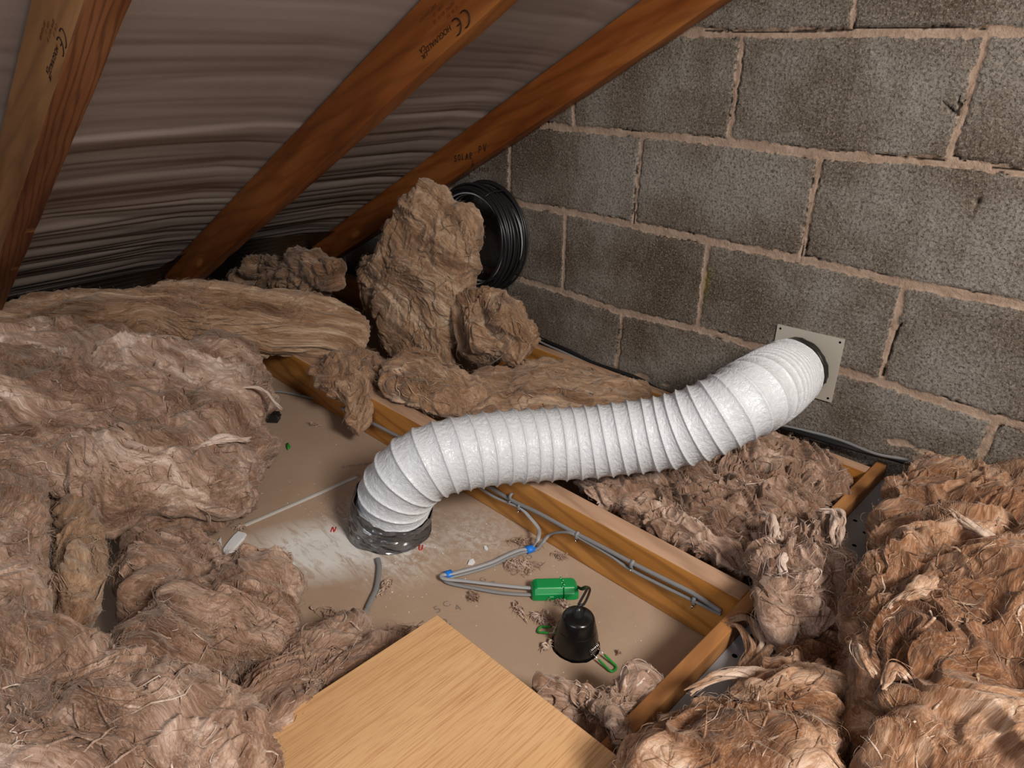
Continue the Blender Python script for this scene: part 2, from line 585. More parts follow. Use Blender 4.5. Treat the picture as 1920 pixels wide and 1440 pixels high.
def put_text(mb, s, size, O, ux, uy, bold=0.0):
    ux = np.array(ux, float); uy = np.array(uy, float)
    nz = np.cross(ux, uy)
    V, F = text_mesh(s, size)
    if not len(V): return
    P = np.array(O) + V[:, :1] * ux + V[:, 1:2] * uy + V[:, 2:] * nz
    T = [f for f in F if len(f) == 3] ; Q = [f for f in F if len(f) == 4]
    for f in F:
        if len(f) > 4:
            for k in range(1, len(f) - 1): T.append([f[0], f[k], f[k + 1]])
    mb.add(P, np.array(Q) if Q else None, np.array(T) if T else None)


STROKES = {'S': [[(.9, .85), (.5, 1), (.1, .8), (.3, .55), (.8, .4), (.8, .1), (.4, 0), (.05, .15)]],
           'O': [[(.5, 1), (.1, .7), (.1, .3), (.5, 0), (.85, .3), (.85, .7), (.5, 1)]],
           'L': [[(.2, 1), (.15, 0), (.8, .05)]], 'A': [[(.05, 0), (.5, 1), (.9, 0)], [(.2, .4), (.75, .4)]],
           'R': [[(.15, 0), (.15, 1), (.7, .9), (.7, .6), (.2, .5), (.85, 0)]],
           'P': [[(.15, 0), (.15, 1), (.75, .9), (.7, .55), (.2, .45)]], 'V': [[(.05, 1), (.45, 0), (.9, 1)]],
           'N': [[(.1, 0), (.1, 1), (.8, 0), (.8, 1)]], 'U': [[(.1, 1), (.12, .2), (.45, 0), (.8, .2), (.8, 1)]],
           'M': [[(.05, 0), (.15, 1), (.45, .4), (.8, 1), (.9, 0)]], 'Y': [[(.05, 1), (.45, .5)], [(.9, 1), (.3, 0)]],
           '4': [[(.6, 0), (.65, 1), (.1, .35), (.9, .35)]], 'v': [[(.5, 1), (.4, .1), (.75, .35)], [(.4, .1), (.2, .45)]], ' ': []}


def hand(mb, s, size, O, ux, uy, r=0.0008):
    O = np.array(O, float); ux = np.array(ux, float); uy = np.array(uy, float)
    for i, ch in enumerate(s):
        jy = random.uniform(-.12, .12); sc = random.uniform(.85, 1.1)
        for st in STROKES[ch]:
            P = [O + ux * size * (i * 0.95 + x * 0.7 * sc) + uy * size * (y * sc + jy) for x, y in st]
            P = spline(P, 4 * len(P)) if len(P) > 3 else np.array(P)
            mb.tube(P, r, 6)


def mm_v(a, f): return np.array(a) * f


# ------------------------------------------------------------------ WALL (blockwork gable)
def build_wall():
    # joints measured in the wall plane
    beds_px = {4: [(1320, 62), (1392, 63), (1600, 61), (1855, 60)], 3: [(1075, 241), (1202, 252), (1366, 266), (1536, 290), (1777, 304), (1915, 322)],
               2: [(954, 378), (1060, 397), (1188, 422), (1327, 452), (1502, 486), (1692, 531), (1915, 572)],
               1: [(985, 527), (1055, 547), (1165, 586), (1308, 617), (1400, 645), (1652, 717), (1865, 786), (1915, 800)]}
    beds = {}
    for k, pts in beds_px.items():
        Wp = np.array([ony(*p, 0.0) for p in pts]); beds[k] = (Wp[:, 0], Wp[:, 2])
    perp_px = {4: [((1603, 0), (1598, 55))], 3: [((1075, 217), (1075, 236)), ((1391, 70), (1367, 258)), ((1850, 72), (1777, 298))],
               2: [((955, 300), (954, 373)), ((1203, 262), (1187, 418)), ((1536, 300), (1502, 482))],
               1: [((1060, 405), (1055, 543)), ((1327, 460), (1308, 612)), ((1693, 542), (1652, 712))],
               0: [((1165, 592), (1155, 690)), ((1865, 792), (1828, 882))]}
    perps = {}
    for k, l in perp_px.items():
        xs = []
        for a, b in l:
            A = ony(*a, 0.0); B = ony(*b, 0.0)
            xs.append((A[0], A[2], B[0], B[2]))
        # continue the bond beyond what was measured
        xm = [(q[0] + q[2]) / 2 for q in xs]
        e = min(xm)
        while e > -1.7:
            e -= .45; xs.append((e, 1, e, 0))
        e = max(xm)
        while e < 2.2:
            e += .45; xs.append((e, 1, e, 0))
        if k == 0: xs.append((.675, 1, .675, 0))
        perps[k] = xs
    step = 0.0032
    X = np.arange(-1.65, 1.75, step); Z = np.arange(-0.16, 1.30, step)
    XX, ZZ = np.meshgrid(X, Z); x = XX.ravel(); z = ZZ.ravel()
    P = np.stack([x, np.zeros_like(x), z], 1)
    n_edge = noise3(P * 60, 1) * .004 + noise3(P * 170, 2) * .0025
    n_wide = noise3(P * 9, 3)
    bz = {}
    for k in range(-1, 7):
        if k in beds:
            bx, bzv = beds[k]
            bz[k] = np.interp(x, bx, bzv)
        else:
            ref = 4 if k > 4 else 1
            bx, bzv = beds[ref]
            bz[k] = np.interp(x, bx, bzv) * 0 + np.mean(bzv) + .225 * (k - ref)
    db = np.full(len(x), 9.); row = np.zeros(len(x), int); sgn = np.zeros(len(x))
    for k in range(-1, 7):
        d = z - bz[k]
        m1 = np.abs(d) < np.abs(db); db = np.where(m1, d, db)
        row = np.where(d > 0, k, row)
    dp = np.full(len(x), 9.)
    for k in range(-1, 7):
        src = perps.get(k, None)
        if src is None: src = perps[{-1: 1, 5: 3, 6: 4}[k]]
        mrow = row == k
        for (xa, za, xb, zb) in src:
            xc = xb + (xa - xb) * (z - zb) / (za - zb + 1e-9) if abs(za - zb) < .9 else np.full(len(x), xa)
            d = x - xc
            dp = np.where(mrow & (np.abs(d) < np.abs(dp)), d, dp)
    hb = .0092 + .0022 * n_wide; hp = .0062 + .002 * n_wide + np.where(x > .95, .002, 0)
    eb = np.minimum(np.abs(db) - hb, np.abs(dp) - hp) + n_edge
    mort = 1 / (1 + np.exp(eb / .0008))
    # dollops of mortar at the foot
    for px, py, sx, sz in ((1205, 706, .028, .010), (1250, 722, .016, .008), (1690, 832, .030, .012), (1735, 848, .030, .009), (1150, 690, .02, .006)):
        c = ony(px, py, 0.0)
        g = np.exp(-(((x - c[0] - 1.2 * (z - c[2])) / sx) ** 2 + ((z - c[2]) / sz) ** 2) + n_edge * 120)
        mort = np.maximum(mort, np.clip(g * 1.8 - .5, 0, 1))
    # cracks: the mortar has shrunk away along some edges
    crk = np.exp(-((eb) / .0016) ** 2) * np.clip(noise3(P * 7, 5) * 3.2 + .05 + .5 * (db > 0), 0, 1) * np.clip(noise3(P * 30, 9) * 2 + .6, 0, 1)
    for pl_ in ([(1690, 606), (1681, 622), (1668, 660), (1653, 706)], [(1505, 455), (1500, 488)], [(1188, 398), (1186, 420)], [(1604, 36), (1597, 54)], [(1320, 57), (1400, 60), (1470, 59), (1596, 56)], [(1600, 51), (1700, 52), (1780, 51), (1846, 53)], [(1640, 288), (1700, 296), (1768, 300)], [(1860, 315), (1925, 320)], [(1768, 190), (1795, 215), (1800, 180)]):
        for a_, b_ in zip(pl_[:-1], pl_[1:]):
            A3 = ony(*a_, 0.0); B3 = ony(*b_, 0.0)
            A2 = np.array([A3[0], A3[2]]); D2 = np.array([B3[0], B3[2]]) - A2
            X2 = np.stack([x, z], 1) - A2
            tq = np.clip((X2 @ D2) / (D2 @ D2), 0, 1)
            dd = np.linalg.norm(X2 - tq[:, None] * D2, axis=1) + n_edge * .35
            crk = np.maximum(crk, np.clip(1.6 - dd / .0017, 0, 1))
    crk = np.minimum(crk, 1)
    blk = noise3(np.stack([np.round((x - np.abs(dp)) * 3), row * 3.3, np.zeros_like(x)], 1) * 7.7 + .37, 6)
    H = -.0035 * mort - .006 * crk + noise3(P * 110, 7) * .0009 * (1 - mort) + noise3(P * 26, 8) * .0012
    a = ony(1325, 530, 0.0)
    moss = np.exp(-(((x - a[0]) / .008) ** 2 + ((z - a[2]) / .035) ** 2))
    hole = ony(1832, 378, 0.0)
    gh = np.exp(-(((x - hole[0]) / .005) ** 2 + ((z - hole[2]) / .007) ** 2)); H -= gh * .01
    crk = np.maximum(crk, gh * np.clip(noise3(P * 200, 4) + .7, 0, 1))
    tone = .5 + noise3(P * 3.1, 12) + .6 * blk + .5 * noise3(P * 1.4 + 4, 13)
    V = np.stack([x, -H, z], 1)
    nx, nz = len(X), len(Z)
    i = np.arange(nz - 1)[:, None] * nx; j = np.arange(nx - 1)[None]
    Q = np.stack([i + j, i + j + 1, i + nx + j + 1, i + nx + j], -1).reshape(-1, 4)
    # rest of the wall as thickness behind
    o = mesh_np('wall_back', V, Q, M_WALL, attrs={'mortar': mort, 'crack': crk, 'moss': moss, 'tone': tone})
    props(o, kind='structure')
    o['label'] = 'grey concrete block gable wall with sandy mortar joints'
    mb = MB().box((-1.7, .02, -.3), (2.6, .12, 2.3))
    w = mb.build('wall_back_core', M_WALL, o, smooth=False)
    return o


build_wall()

# ------------------------------------------------------------------ ROOF underlay
PITCH_R = math.radians(29.3)
E1 = np.array([math.cos(PITCH_R), 0, math.sin(PITCH_R)])
E2 = np.array([-math.sin(PITCH_R), 0, math.cos(PITCH_R)])
RY = [(-1.246, .795), (-.646, .826), (-.05, .847)]      # front faces and roof height offset above each rafter


def roofc(y):
    return np.interp(y, [-3.1, -1.246, -.646, -.05, .1], [.70, .795, .826, .847, .852])


def build_roof():
    s = np.concatenate([np.arange(-1.75, 1.15, .0055), np.arange(1.2, 3.0, .1)])
    y = np.concatenate([np.arange(-3.0, -1.9, .1), np.arange(-1.9, .03, .012)])
    Sg, Yg = np.meshgrid(s, y); a = Sg.ravel(); b = Yg.ravel()
    P0 = np.stack([a, b * .18, np.zeros_like(a)], 1)
    wv = noise3(np.stack([a * 1.3, b * 1.1, a * 0], 1), 31) * .05
    A = a + wv
    low = np.clip((.1 - a) / 1.1, 0, 1)
    def fold(f, seed, sy=.5):
        n = noise3(np.stack([A * f, b * sy, np.full_like(a, seed)], 1), seed)
        return n
    w = .006 * fold(5, 41, .8) + (.0016 + .005 * low) * (1 - 2.2 * np.abs(fold(11, 42, .9))) + (.0004 + .003 * low) * (1 - 2.2 * np.abs(fold(24, 43, 1.0)))
    w += .0004 * fold(50, 44, 2.5)
    # tightly held on the rafters, slack between them
    dr = np.min(np.abs(b[:, None] - np.array([-1.226, -.626, -.03])[None] ), 1)
    slack = np.clip(dr / .12, 0, 1) ** .7
    h = .012 * slack + w * (.35 + .65 * slack)
    # lap of one sheet over the next
    lap = a - (.02 + .015 * noise3(np.stack([b * 1.5, b * 0, b * 0], 1), 45)) + .37
    h += .0045 / (1 + np.exp(-lap / .0012)) - .002 * np.exp(-((lap - .004) / .005) ** 2)
    c = roofc(b)
    o0 = np.array([0, 0, 1])
    V = a[:, None] * E1 + b[:, None] * np.array([0, 1, 0]) + c[:, None] * o0 * math.cos(PITCH_R) * 0 + np.stack([a * 0, a * 0, c], 1) + h[:, None] * E2
    ns, ny = len(s), len(y)
    i = np.arange(ny - 1)[:, None] * ns; j = np.arange(ns - 1)[None]
    Q = np.stack([i + j, i + ns + j, i + ns + j + 1, i + j + 1], -1).reshape(-1, 4)
    o = mesh_np('ceiling_slope', V, Q, M_SARK)
    props(o, 'wrinkled pale grey roofing underlay stretched over the rafters', kind='structure')
    o.name = 'ceiling'
    # closes the eaves
    mb = MB().box((-1.62, -3.0, -.2), (-1.56, .02, .06))
    e = mb.build('wall_left', M_SARK, smooth=False); props(e, kind='structure')


build_roof()


def eaves_tray():
    a = np.linspace(0, 1, 60); y = np.linspace(-1.9, -.03, 300)
    Sg, Yg = np.meshgrid(a, y); B_ = Yg.ravel()
    top_ = np.interp(B_, [-1.9, -.70, -.62, -.05], [-1.36, -1.36, -1.16, -1.28])
    A_ = -1.75 + (top_ + 1.75) * Sg.ravel()
    ridge = .004 * np.abs(np.sin(A_ * math.pi / .055)) + .006 * noise3(np.stack([A_ * 3, B_ * 2, A_ * 0], 1), 5)
    V = A_[:, None] * E1 + np.stack([A_ * 0, B_, roofc(B_)], 1) - (.014 + ridge)[:, None] * E2
    ns = len(a)
    i = np.arange(len(y) - 1)[:, None] * ns; j = np.arange(ns - 1)[None]
    Q = np.stack([i + j, i + ns + j, i + ns + j + 1, i + j + 1], -1).reshape(-1, 4)
    o = mesh_np('trim_2', V, Q, M_BLACK)
    props(o, 'black ribbed eaves tray below the underlay', kind='structure')


eaves_tray()


def beam(name, label, O, ax, lens, wide, deep, mats, cat, wander=0.0, seed=0, nseg=120, group=None):
    """timber whose local x runs along ax; local y = width, local z = depth (downwards from the reference edge)"""
    ex = np.array(ax, float); ey = np.array([0, 1.0, 0]) if abs(ex[1]) < .5 else np.array([1.0, 0, 0])
    if abs(ex[1]) >= .5: ez = np.array([0, 0, 1.0])
    else: ez = np.cross(ex, ey)
    # section loop: rounded rectangle in (y,z)
    r = .0025
    sec = []
    for cy, cz, a0 in ((wide - r, -r, 0), (r, -r, 90), (r, -deep + r, 180), (wide - r, -deep + r, 270)):
        for k in range(4):
            a = math.radians(a0 + k * 30)
            sec.append((cy + r * math.cos(a), cz + r * math.sin(a)))
    # add midpoints on the long faces
    pts = []
    n0 = len(sec)
    for i in range(n0):
        p = np.array(sec[i]); q = np.array(sec[(i + 1) % n0])
        pts.append(p)
        L = np.linalg.norm(q - p)
        if L > .012:
            kk = int(L / .012)
            for t in range(1, kk): pts.append(p + (q - p) * t / kk)
    sec = np.array(pts); ns = len(sec)
    xs = np.linspace(0, lens, nseg)
    XX = np.repeat(xs, ns); YY = np.tile(sec[:, 0], nseg); ZZ = np.tile(sec[:, 1], nseg)
    P = np.stack([XX, YY, ZZ], 1)
    if wander:
        low = np.clip((-ZZ / deep - .5) * 2, 0, 1)
        nn = noise3(np.stack([XX * 5, YY * 10, ZZ * 10], 1), seed)
        rag = np.clip(noise3(np.stack([XX * 9, YY * 0, ZZ * 0], 1), seed + 3) - .1, 0, 1)
        P[:, 2] += wander * nn * low + wander * 2.2 * rag * (low > .95) * (YY > wide * .5)
    i = np.arange(nseg - 1)[:, None] * ns; j = np.arange(ns)[None]
    Q = np.stack([i + j, i + (j + 1) % ns, i + ns + (j + 1) % ns, i + ns + j], -1).reshape(-1, 4)
    T = []
    nv = len(P)
    P = np.vstack([P, [[0, wide / 2, -deep / 2], [lens, wide / 2, -deep / 2]]])
    for q in range(ns):
        T.append([nv, (q + 1) % ns, q]); T.append([nv + 1, (nseg - 1) * ns + q, (nseg - 1) * ns + (q + 1) % ns])
    # material by face position
    cz = P[Q].mean(1)
    mi = np.zeros(len(Q), int)
    if len(mats) > 1:
        for tag_, idx in mats[1:]:
            if tag_ == 'bottom': mi[cz[:, 2] < -deep + .0018] = idx
            if tag_ == 'top': mi[cz[:, 2] > -.0018] = idx
    mi = np.concatenate([mi, np.zeros(len(T), int)])
    o = mesh_np(name, P, Q, None, T=np.array(T), mats=mats[0], midx=mi)
    mw = Matrix.Identity(4)
    for k in range(3):
        mw[k][0] = ex[k]; mw[k][1] = ey[k]; mw[k][2] = ez[k]; mw[k][3] = O[k]
    o.matrix_world = mw
    props(o, label, cat, group)
    return o


RD = .104   # rafter depth
def rafter(idx, label, mats, a0, a1, wide=.040):
    Y, c = RY[idx]
    O = E1 * a0 + np.array([0, Y, c])
    return beam('roof_rafter', label, O, E1, a1 - a0, wide, RD, mats, 'rafter', .0022, 50 + idx, group='roof rafters')


raf1 = rafter(0, 'pale brown rafter at the far left, its underside deeply grained', ([M_RAFTER_OLD, M_BARK], ('bottom', 1)), -1.5, 1.5, .048)
raf2 = rafter(1, 'orange rafter in the middle with a black printed timber stamp near its top', ([M_RAFTER, M_RAFTER], ('bottom', 1)), -1.5, 1.5)
raf3 = rafter(2, 'dark orange rafter against the block wall with handwriting in black', ([M_RAFTER, M_RAFTER], ('bottom', 1)), -1.5, 1.5)
# E1 x Y orientation check: ez must point up-slope-perpendicular


def on_rafter(px, py, idx): return ony(px, py, RY[idx][0] - .0004)


def child_keep(o, par):
    bpy.context.view_layer.update()
    o.parent = par
    o.matrix_parent_inverse = par.matrix_world.inverted()
    return o


def arc(c, ux, uy, r, a0, a1, n=20):
    a = np.radians(np.linspace(a0, a1, n))
    return np.array(c) + r * (np.cos(a)[:, None] * np.array(ux) + np.sin(a)[:, None] * np.array(uy))


def stamp(idx, pc, s, par, inkname='printed_stamp', inkmat=None, thin=1.0):
    ux, uy = -E1, -E2
    C = on_rafter(*pc, idx)
    mb = MB()
    mb.tube(arc(C, ux, uy, .0135 * s, 75, 285), .0013 * s * thin, 6)
    C2 = C + ux * .024 * s
    mb.tube(arc(C2, ux, uy, .0135 * s, 75, 285), .0013 * s * thin, 6)
    mb.tube([C2 - ux * .0133 * s, C2 - ux * .003 * s], .0011 * s * thin, 6)
    put_text(mb, 'HOGUVALD', .014 * s, C2 + ux * .012 * s - uy * .012 * s, ux, uy)
    T0 = C2 + ux * .088 * s - uy * .006 * s
    put_text(mb, 'UK', .013 * s, T0 + ux * .0, ux, uy)
    put_text(mb, 'CA', .013 * s, T0 - uy * .012 * s, ux, uy)
    o = mb.build(inkname, inkmat or M_INK)
    child_keep(o, par)
    mb = MB()
    T1 = C - uy * .026 * s + ux * .006 * s
    for k, (tx, dx) in enumerate((('C 16  17', 0), ('SEPTIC 42-17   05', .004), ('6101   11', .03), ('DRY GRADED', .046))):
        put_text(mb, tx, .0085 * s, T1 - uy * (.002 + .0105 * k) * s + ux * dx * s, ux, uy)
    o = mb.build('faded_lettering', M_BROWNINK); o['label'] = 'faded brown grade lettering'
    child_keep(o, par)


stamp(1, (871, 36), 1.0, raf2)
stamp(0, (118, 72), .80, raf1, thin=.8)

mb = MB()
U = np.array([math.cos(math.radians(12)), 0, math.sin(math.radians(12))]); Vv = np.array([-.05, 0, 1.0])
hand(mb, 'SOLAR', .0185, on_rafter(852, 302, 2), U, Vv, .0012)
hand(mb, 'PV', .020, on_rafter(898, 285, 2), U, Vv, .0012)
hand(mb, 'v', .022, on_rafter(884, 312, 2), U, Vv, .0011)
o = mb.build('handwriting', M_INK); o['label'] = 'handwritten SOLAR PV with an arrow'
child_keep(o, raf3)
mb = MB()
hand(mb, '4MM', .0125, on_rafter(868, 334, 2), U, Vv, .0011)
hand(mb, 'SUPPLY', .0125, on_rafter(888, 325, 2), U, Vv, .0011)
o = mb.build('handwriting', M_INK); o['label'] = 'smaller handwriting under the arrow'
child_keep(o, raf3)


# ------------------------------------------------------------------ FLOOR: plasterboard of the ceiling below
def build_floor():
    hole = onz(1079, 1208, FZ)
    mb = MB()
    x0, x1, y0, y1 = -1.6, .945, -2.6, -.0
    th = .0125
    # board with a rough round hole: grid of rings around the hole out to a rectangle
    n = 96; a = np.arange(n) / n * 2 * math.pi
    rr = .0405 + noise3(np.stack([np.cos(a) * 6, np.sin(a) * 6, a * 0], 1), 3) * .0012
    inner = np.stack([hole[0] + rr * np.cos(a), hole[1] + rr * np.sin(a)], 1)
    outs = []
    for k in range(n):
        d = np.array([math.cos(a[k]), math.sin(a[k])])
        ts = []
        if d[0] > 1e-9: ts.append((x1 - hole[0]) / d[0])
        if d[0] < -1e-9: ts.append((x0 - hole[0]) / d[0])
        if d[1] > 1e-9: ts.append((y1 - hole[1]) / d[1])
        if d[1] < -1e-9: ts.append((y0 - hole[1]) / d[1])
        outs.append(hole[:2] + d * min(ts))
    outs = np.array(outs)
    for cx, cy in ((x0, y0), (x0, y1), (x1, y0), (x1, y1)):
        k = np.argmin(np.linalg.norm(outs - [cx, cy], axis=1)); outs[k] = (cx, cy)
    rings = [np.column_stack([inner, np.full(n, FZ - th)]), np.column_stack([inner, np.full(n, FZ)])]
    for f in (.02, .1, .35, 1): rings.append(np.column_stack([inner + (outs - inner) * f, np.full(n, FZ)]))
    V = np.vstack(rings); k = len(rings)
    i = np.arange(k - 1)[:, None] * n; j = np.arange(n)[None]
    Q = np.stack([i + j, i + n + j, i + n + (j + 1) % n, i + (j + 1) % n], -1).reshape(-1, 4)
    fl = mesh_np('floor', V, Q, M_PLASTER, smooth=False)
    props(fl, 'buff plasterboard between the joists, dusted with white plaster', kind='structure')
    # second layer seen through the holes / beyond the batten
    mb = MB().box((x0, y0, FZ - .06), (2.6, 0.02, FZ - .045))
    b = mb.build('lower_board', M_PLASTER, fl, smooth=False)
    # faded print on the paper
    mb = MB()
    g = np.array([1, 0, 0]); yv = np.array([0, 1, 0])
    def rot(a):
        a = math.radians(a); return np.array([math.cos(a), math.sin(a), 0]), np.array([-math.sin(a), math.cos(a), 0])
    z = FZ + .0004
    rgt = RM[0] * [1, 1, 0]; rgt /= np.linalg.norm(rgt); fwd = np.cross([0, 0, 1.0], rgt)
    def irot(a):
        a = math.radians(a); return math.cos(a) * rgt + math.sin(a) * fwd, -math.sin(a) * rgt + math.cos(a) * fwd
    for s, px, py, size, ang in (('5', 818, 1150, .024, 35), ('C', 834, 1139, .019, 35), ('2', 834, 1176, .027, 35), ('4', 857, 1146, .021, 35), ('N', 982, 1084, .019, 40), ('3', 994, 1060, .019, 40), ('R', 998, 1072, .015, 40), ('O', 1012, 1062, .014, 40), ('O', 990, 1050, .018, 40), ('G', 903, 1092, .017, 35), ('R', 925, 1098, .017, 35)):
        u, v = irot(ang)
        put_text(mb, s, size, onz(px, py, z), u, v)
    d = onz(640, 878, z)
    u, v = irot(20); put_text(mb, 'GYPSUM BOARD', .013, d + np.array([0, 0, 0]), u, v)
    o = mb.build('printed_lettering', M_FADED, fl)
    return hole


HOLE = build_floor()

# board joint, a pale raised strip
A = onz(448, 990, FZ); B = onz(672, 893, FZ)
P = spline([A, (A + B) / 2 + np.array([.001, 0, 0]), B], 30)
mb = MB().tube(P + np.array([0, 0, .001]), .0062, 8, flat=((0, 0, 1), .35))
props(mb.build('trim_1', M_JOINT), 'pale strip of board joint running up to the taped duct', kind='structure')

# ------------------------------------------------------------------ JOISTS
jm = ([M_JOIST, M_SAWN], ('top', 1))
j1 = beam('ceiling_joist', 'orange pine joist with grey cables clipped along its side', (-1.45, -.648, JT), (1, 0, 0), 2.385, .043, JT - FZ, jm, 'joist', 0.0, 1, group='ceiling joists')
j2 = beam('ceiling_joist', 'pine joist lying close along the foot of the block wall', (-1.45, -.070, JT), (1, 0, 0), 2.40, .032, JT - FZ, jm, 'joist', 0.0, 2, group='ceiling joists')
nog = beam('timber_batten', 'rough timber batten crossing the end of the cabled joist', (.938, -1.25, JT + .004), (0, 1, 0), 1.244, .022, .075, ([M_BATTEN, M_BATTEN], ('top', 1)), 'batten', .002, 3)

# perforated galvanised plate beside the batten
def plate():
    mb = MB()
    mb.box((.961, -1.10, .018), (1.07, -.02, .021))
    t = empty('perforated_metal_strip', (.961, -1.10, .018))
    props(t, 'dull grey perforated metal strip beside the rough timber batten', 'metal strip')
    p = mb.build('strip', M_STEEL, smooth=False); child_keep(p, t)
    for k in range(16):
        for r_ in (0, 1):
            c = np.array([.976 + .028 * r_, -1.07 + k * .056 + .028 * r_ + random.uniform(-.003, .003), .0211])
            a = np.arange(16) / 16 * 2 * math.pi
            V = np.vstack([c + np.stack([np.cos(a) * .0042, np.sin(a) * .0042, a * 0 + .0001], 1), [c + [0, 0, .0001]]])
            h = MB().add(V, None, [[16, q, (q + 1) % 16] for q in range(16)]).build('punched_hole', M_HOLE, smooth=False)
            child_keep(h, t)


plate()


# ------------------------------------------------------------------ DUCT
def ond(x, y, d): return CP + ray(x, y) * d


DR = .0735
duct_pts = [(.292, -.852, FZ + .002), (.297, -.853, -.02), (.312, -.855, .022), (.330, -.850, .066), (.358, -.826, .108), (.395, -.778, .130), (.439, -.708, .137), (.489, -.632, .137),
            (.549, -.566, .143), tuple(ond(1180, 820, 1.338)), tuple(ond(1250, 811, 1.322)), tuple(ond(1315, 791, 1.298)), tuple(ond(1372, 765, 1.285)), tuple(ond(1415, 741, 1.300)), tuple(ond(1444, 723, 1.365)),
            tuple(ond(1460, 712, 1.44)), tuple(ony(1475, 702, -.065)), tuple(ony(1491, 691, -.030)), tuple(ony(1505, 683, -.004))]
DC = spline(duct_pts, 900)
_k = np.hanning(91); _k /= _k.sum()
_pad = np.vstack([2 * DC[0] - DC[45:0:-1], DC, 2 * DC[-1] - DC[-2:-47:-1]])
DC = np.stack([np.convolve(_pad[:, q], _k, 'valid') for q in range(3)], 1)


def build_duct():
    root = empty('flexible_duct', duct_pts[0])
    props(root, 'white corrugated flexible duct curving from the taped floor outlet up to the wall', 'duct')
    d = np.concatenate([[0], np.cumsum(np.linalg.norm(np.diff(DC, axis=0), axis=1))])
    tot = d[-1]
    s0, s1 = .070, tot - .058
    n, k = 150, 1000
    s = np.linspace(s0, s1, k)
    Cc = np.stack([np.interp(s, d, DC[:, q]) for q in range(3)], 1)
    N1, N2 = frames(Cc)
    # turns sit closer on the stretched bend before the wall
    pl = np.interp(s / tot, [0, .12, .50, .62, .72, .86, .95, 1.0], [.025, .0280, .0290, .0260, .0225, .0220, .025, .028])
    turns = np.concatenate([[0], np.cumsum(np.diff(s) / pl[1:])])
    a = np.arange(n) / n * 2 * math.pi
    SS, AA = np.meshgrid(s, a, indexing='ij')
    ph = (turns[:, None] - AA / (2 * math.pi)) % 1.0
    dist = np.minimum(ph, 1 - ph) * pl[:, None]
    sag = .0050 * (1 - np.exp(-(dist / .0048) ** 1.0))
    wire = .0013 * np.exp(-(dist / .0014) ** 2)
    fl = np.stack([SS.ravel(), (AA * DR).ravel(), np.zeros(SS.size)], 1)
    Pn = np.stack([SS.ravel() * 1, np.cos(AA).ravel() * DR, np.sin(AA).ravel() * DR], 1)
    # creases that run slantwise between the wires
    diag = np.stack([(SS * 95 + AA * DR * 60).ravel(), (AA * DR * 150 - SS * 40).ravel(), np.zeros(SS.size)], 1)
    cr = noise3(diag + .8 * noisev(diag * .5, 3), 61)
    cr2 = noise3(diag * 2.3, 62)
    between = np.clip(dist / .007, 0, 1).ravel()
    crease = (.0008 * (1 - 2.4 * np.abs(cr)) + .0003 * cr2) * between
    big = .0008 * noise3(Pn * 14, 63)
    R = DR + .0045 * np.clip((SS.ravel() / tot - .62) / .30, 0, 1) - sag.ravel() + wire.ravel() + crease + big
    R = R.reshape(SS.shape)
    V = Cc[:, None] + R[:, :, None] * (np.cos(AA)[:, :, None] * N1[:, None] + np.sin(AA)[:, :, None] * N2[:, None])
    V = V.reshape(-1, 3)
    i = np.arange(k - 1)[:, None] * n; j = np.arange(n)[None]
    Q = np.stack([i + j, i + (j + 1) % n, i + n + (j + 1) % n, i + n + j], -1).reshape(-1, 4)
    h = mesh_np('hose', V, Q, M_DUCT, attrs={'flow': Pn}); child_keep(h, root)

    def collar(sa, sb, ra, rb, name, m_, seed, amp):
        kk, nn = 60, 120
        s = np.linspace(sa, sb, kk)
        Cc = np.stack([np.interp(s, d, DC[:, q]) for q in range(3)], 1)
        N1, N2 = frames(Cc)
        a = np.arange(nn) / nn * 2 * math.pi
        SS, AA = np.meshgrid(np.linspace(0, 1, kk), a, indexing='ij')
        Pn = np.stack([SS.ravel() * 3, np.cos(AA).ravel() * 1.2, np.sin(AA).ravel() * 1.2], 1)
        w = noise3(Pn * np.array([1.6, 1.5, 1.5]) + .6 * noisev(Pn, seed), seed)
        w2 = noise3(Pn * 5, seed + 2)
        R = (ra + (rb - ra) * SS.ravel() + amp * (1 - 2.4 * np.abs(w)) + amp * .18 * w2).reshape(SS.shape)
        V = (Cc[:, None] + R[:, :, None] * (np.cos(AA)[:, :, None] * N1[:, None] + np.sin(AA)[:, :, None] * N2[:, None])).reshape(-1, 3)
        if sa < .01: V[:, 2] = np.maximum(V[:, 2], FZ + .0015)
        i = np.arange(kk - 1)[:, None] * nn; j = np.arange(nn)[None]
        Q = np.stack([i + j, i + (j + 1) % nn, i + nn + (j + 1) % nn, i + nn + j], -1).reshape(-1, 4)
        c = mesh_np(name, V, Q, m_); child_keep(c, root)
        return c
    c1 = collar(0.0, .082, .081, .0760, 'tape_collar', M_TAPE, 71, .0036); c1['label'] = 'crumpled silver-grey duct tape'
    c2 = collar(tot - .070, tot - .001, .0745, .066, 'tape_collar', M_BTAPE, 75, .0022); c2['label'] = 'black tape at the wall plate'
    # folded flap of tape on the collar
    C0 = DC[0]


build_duct()


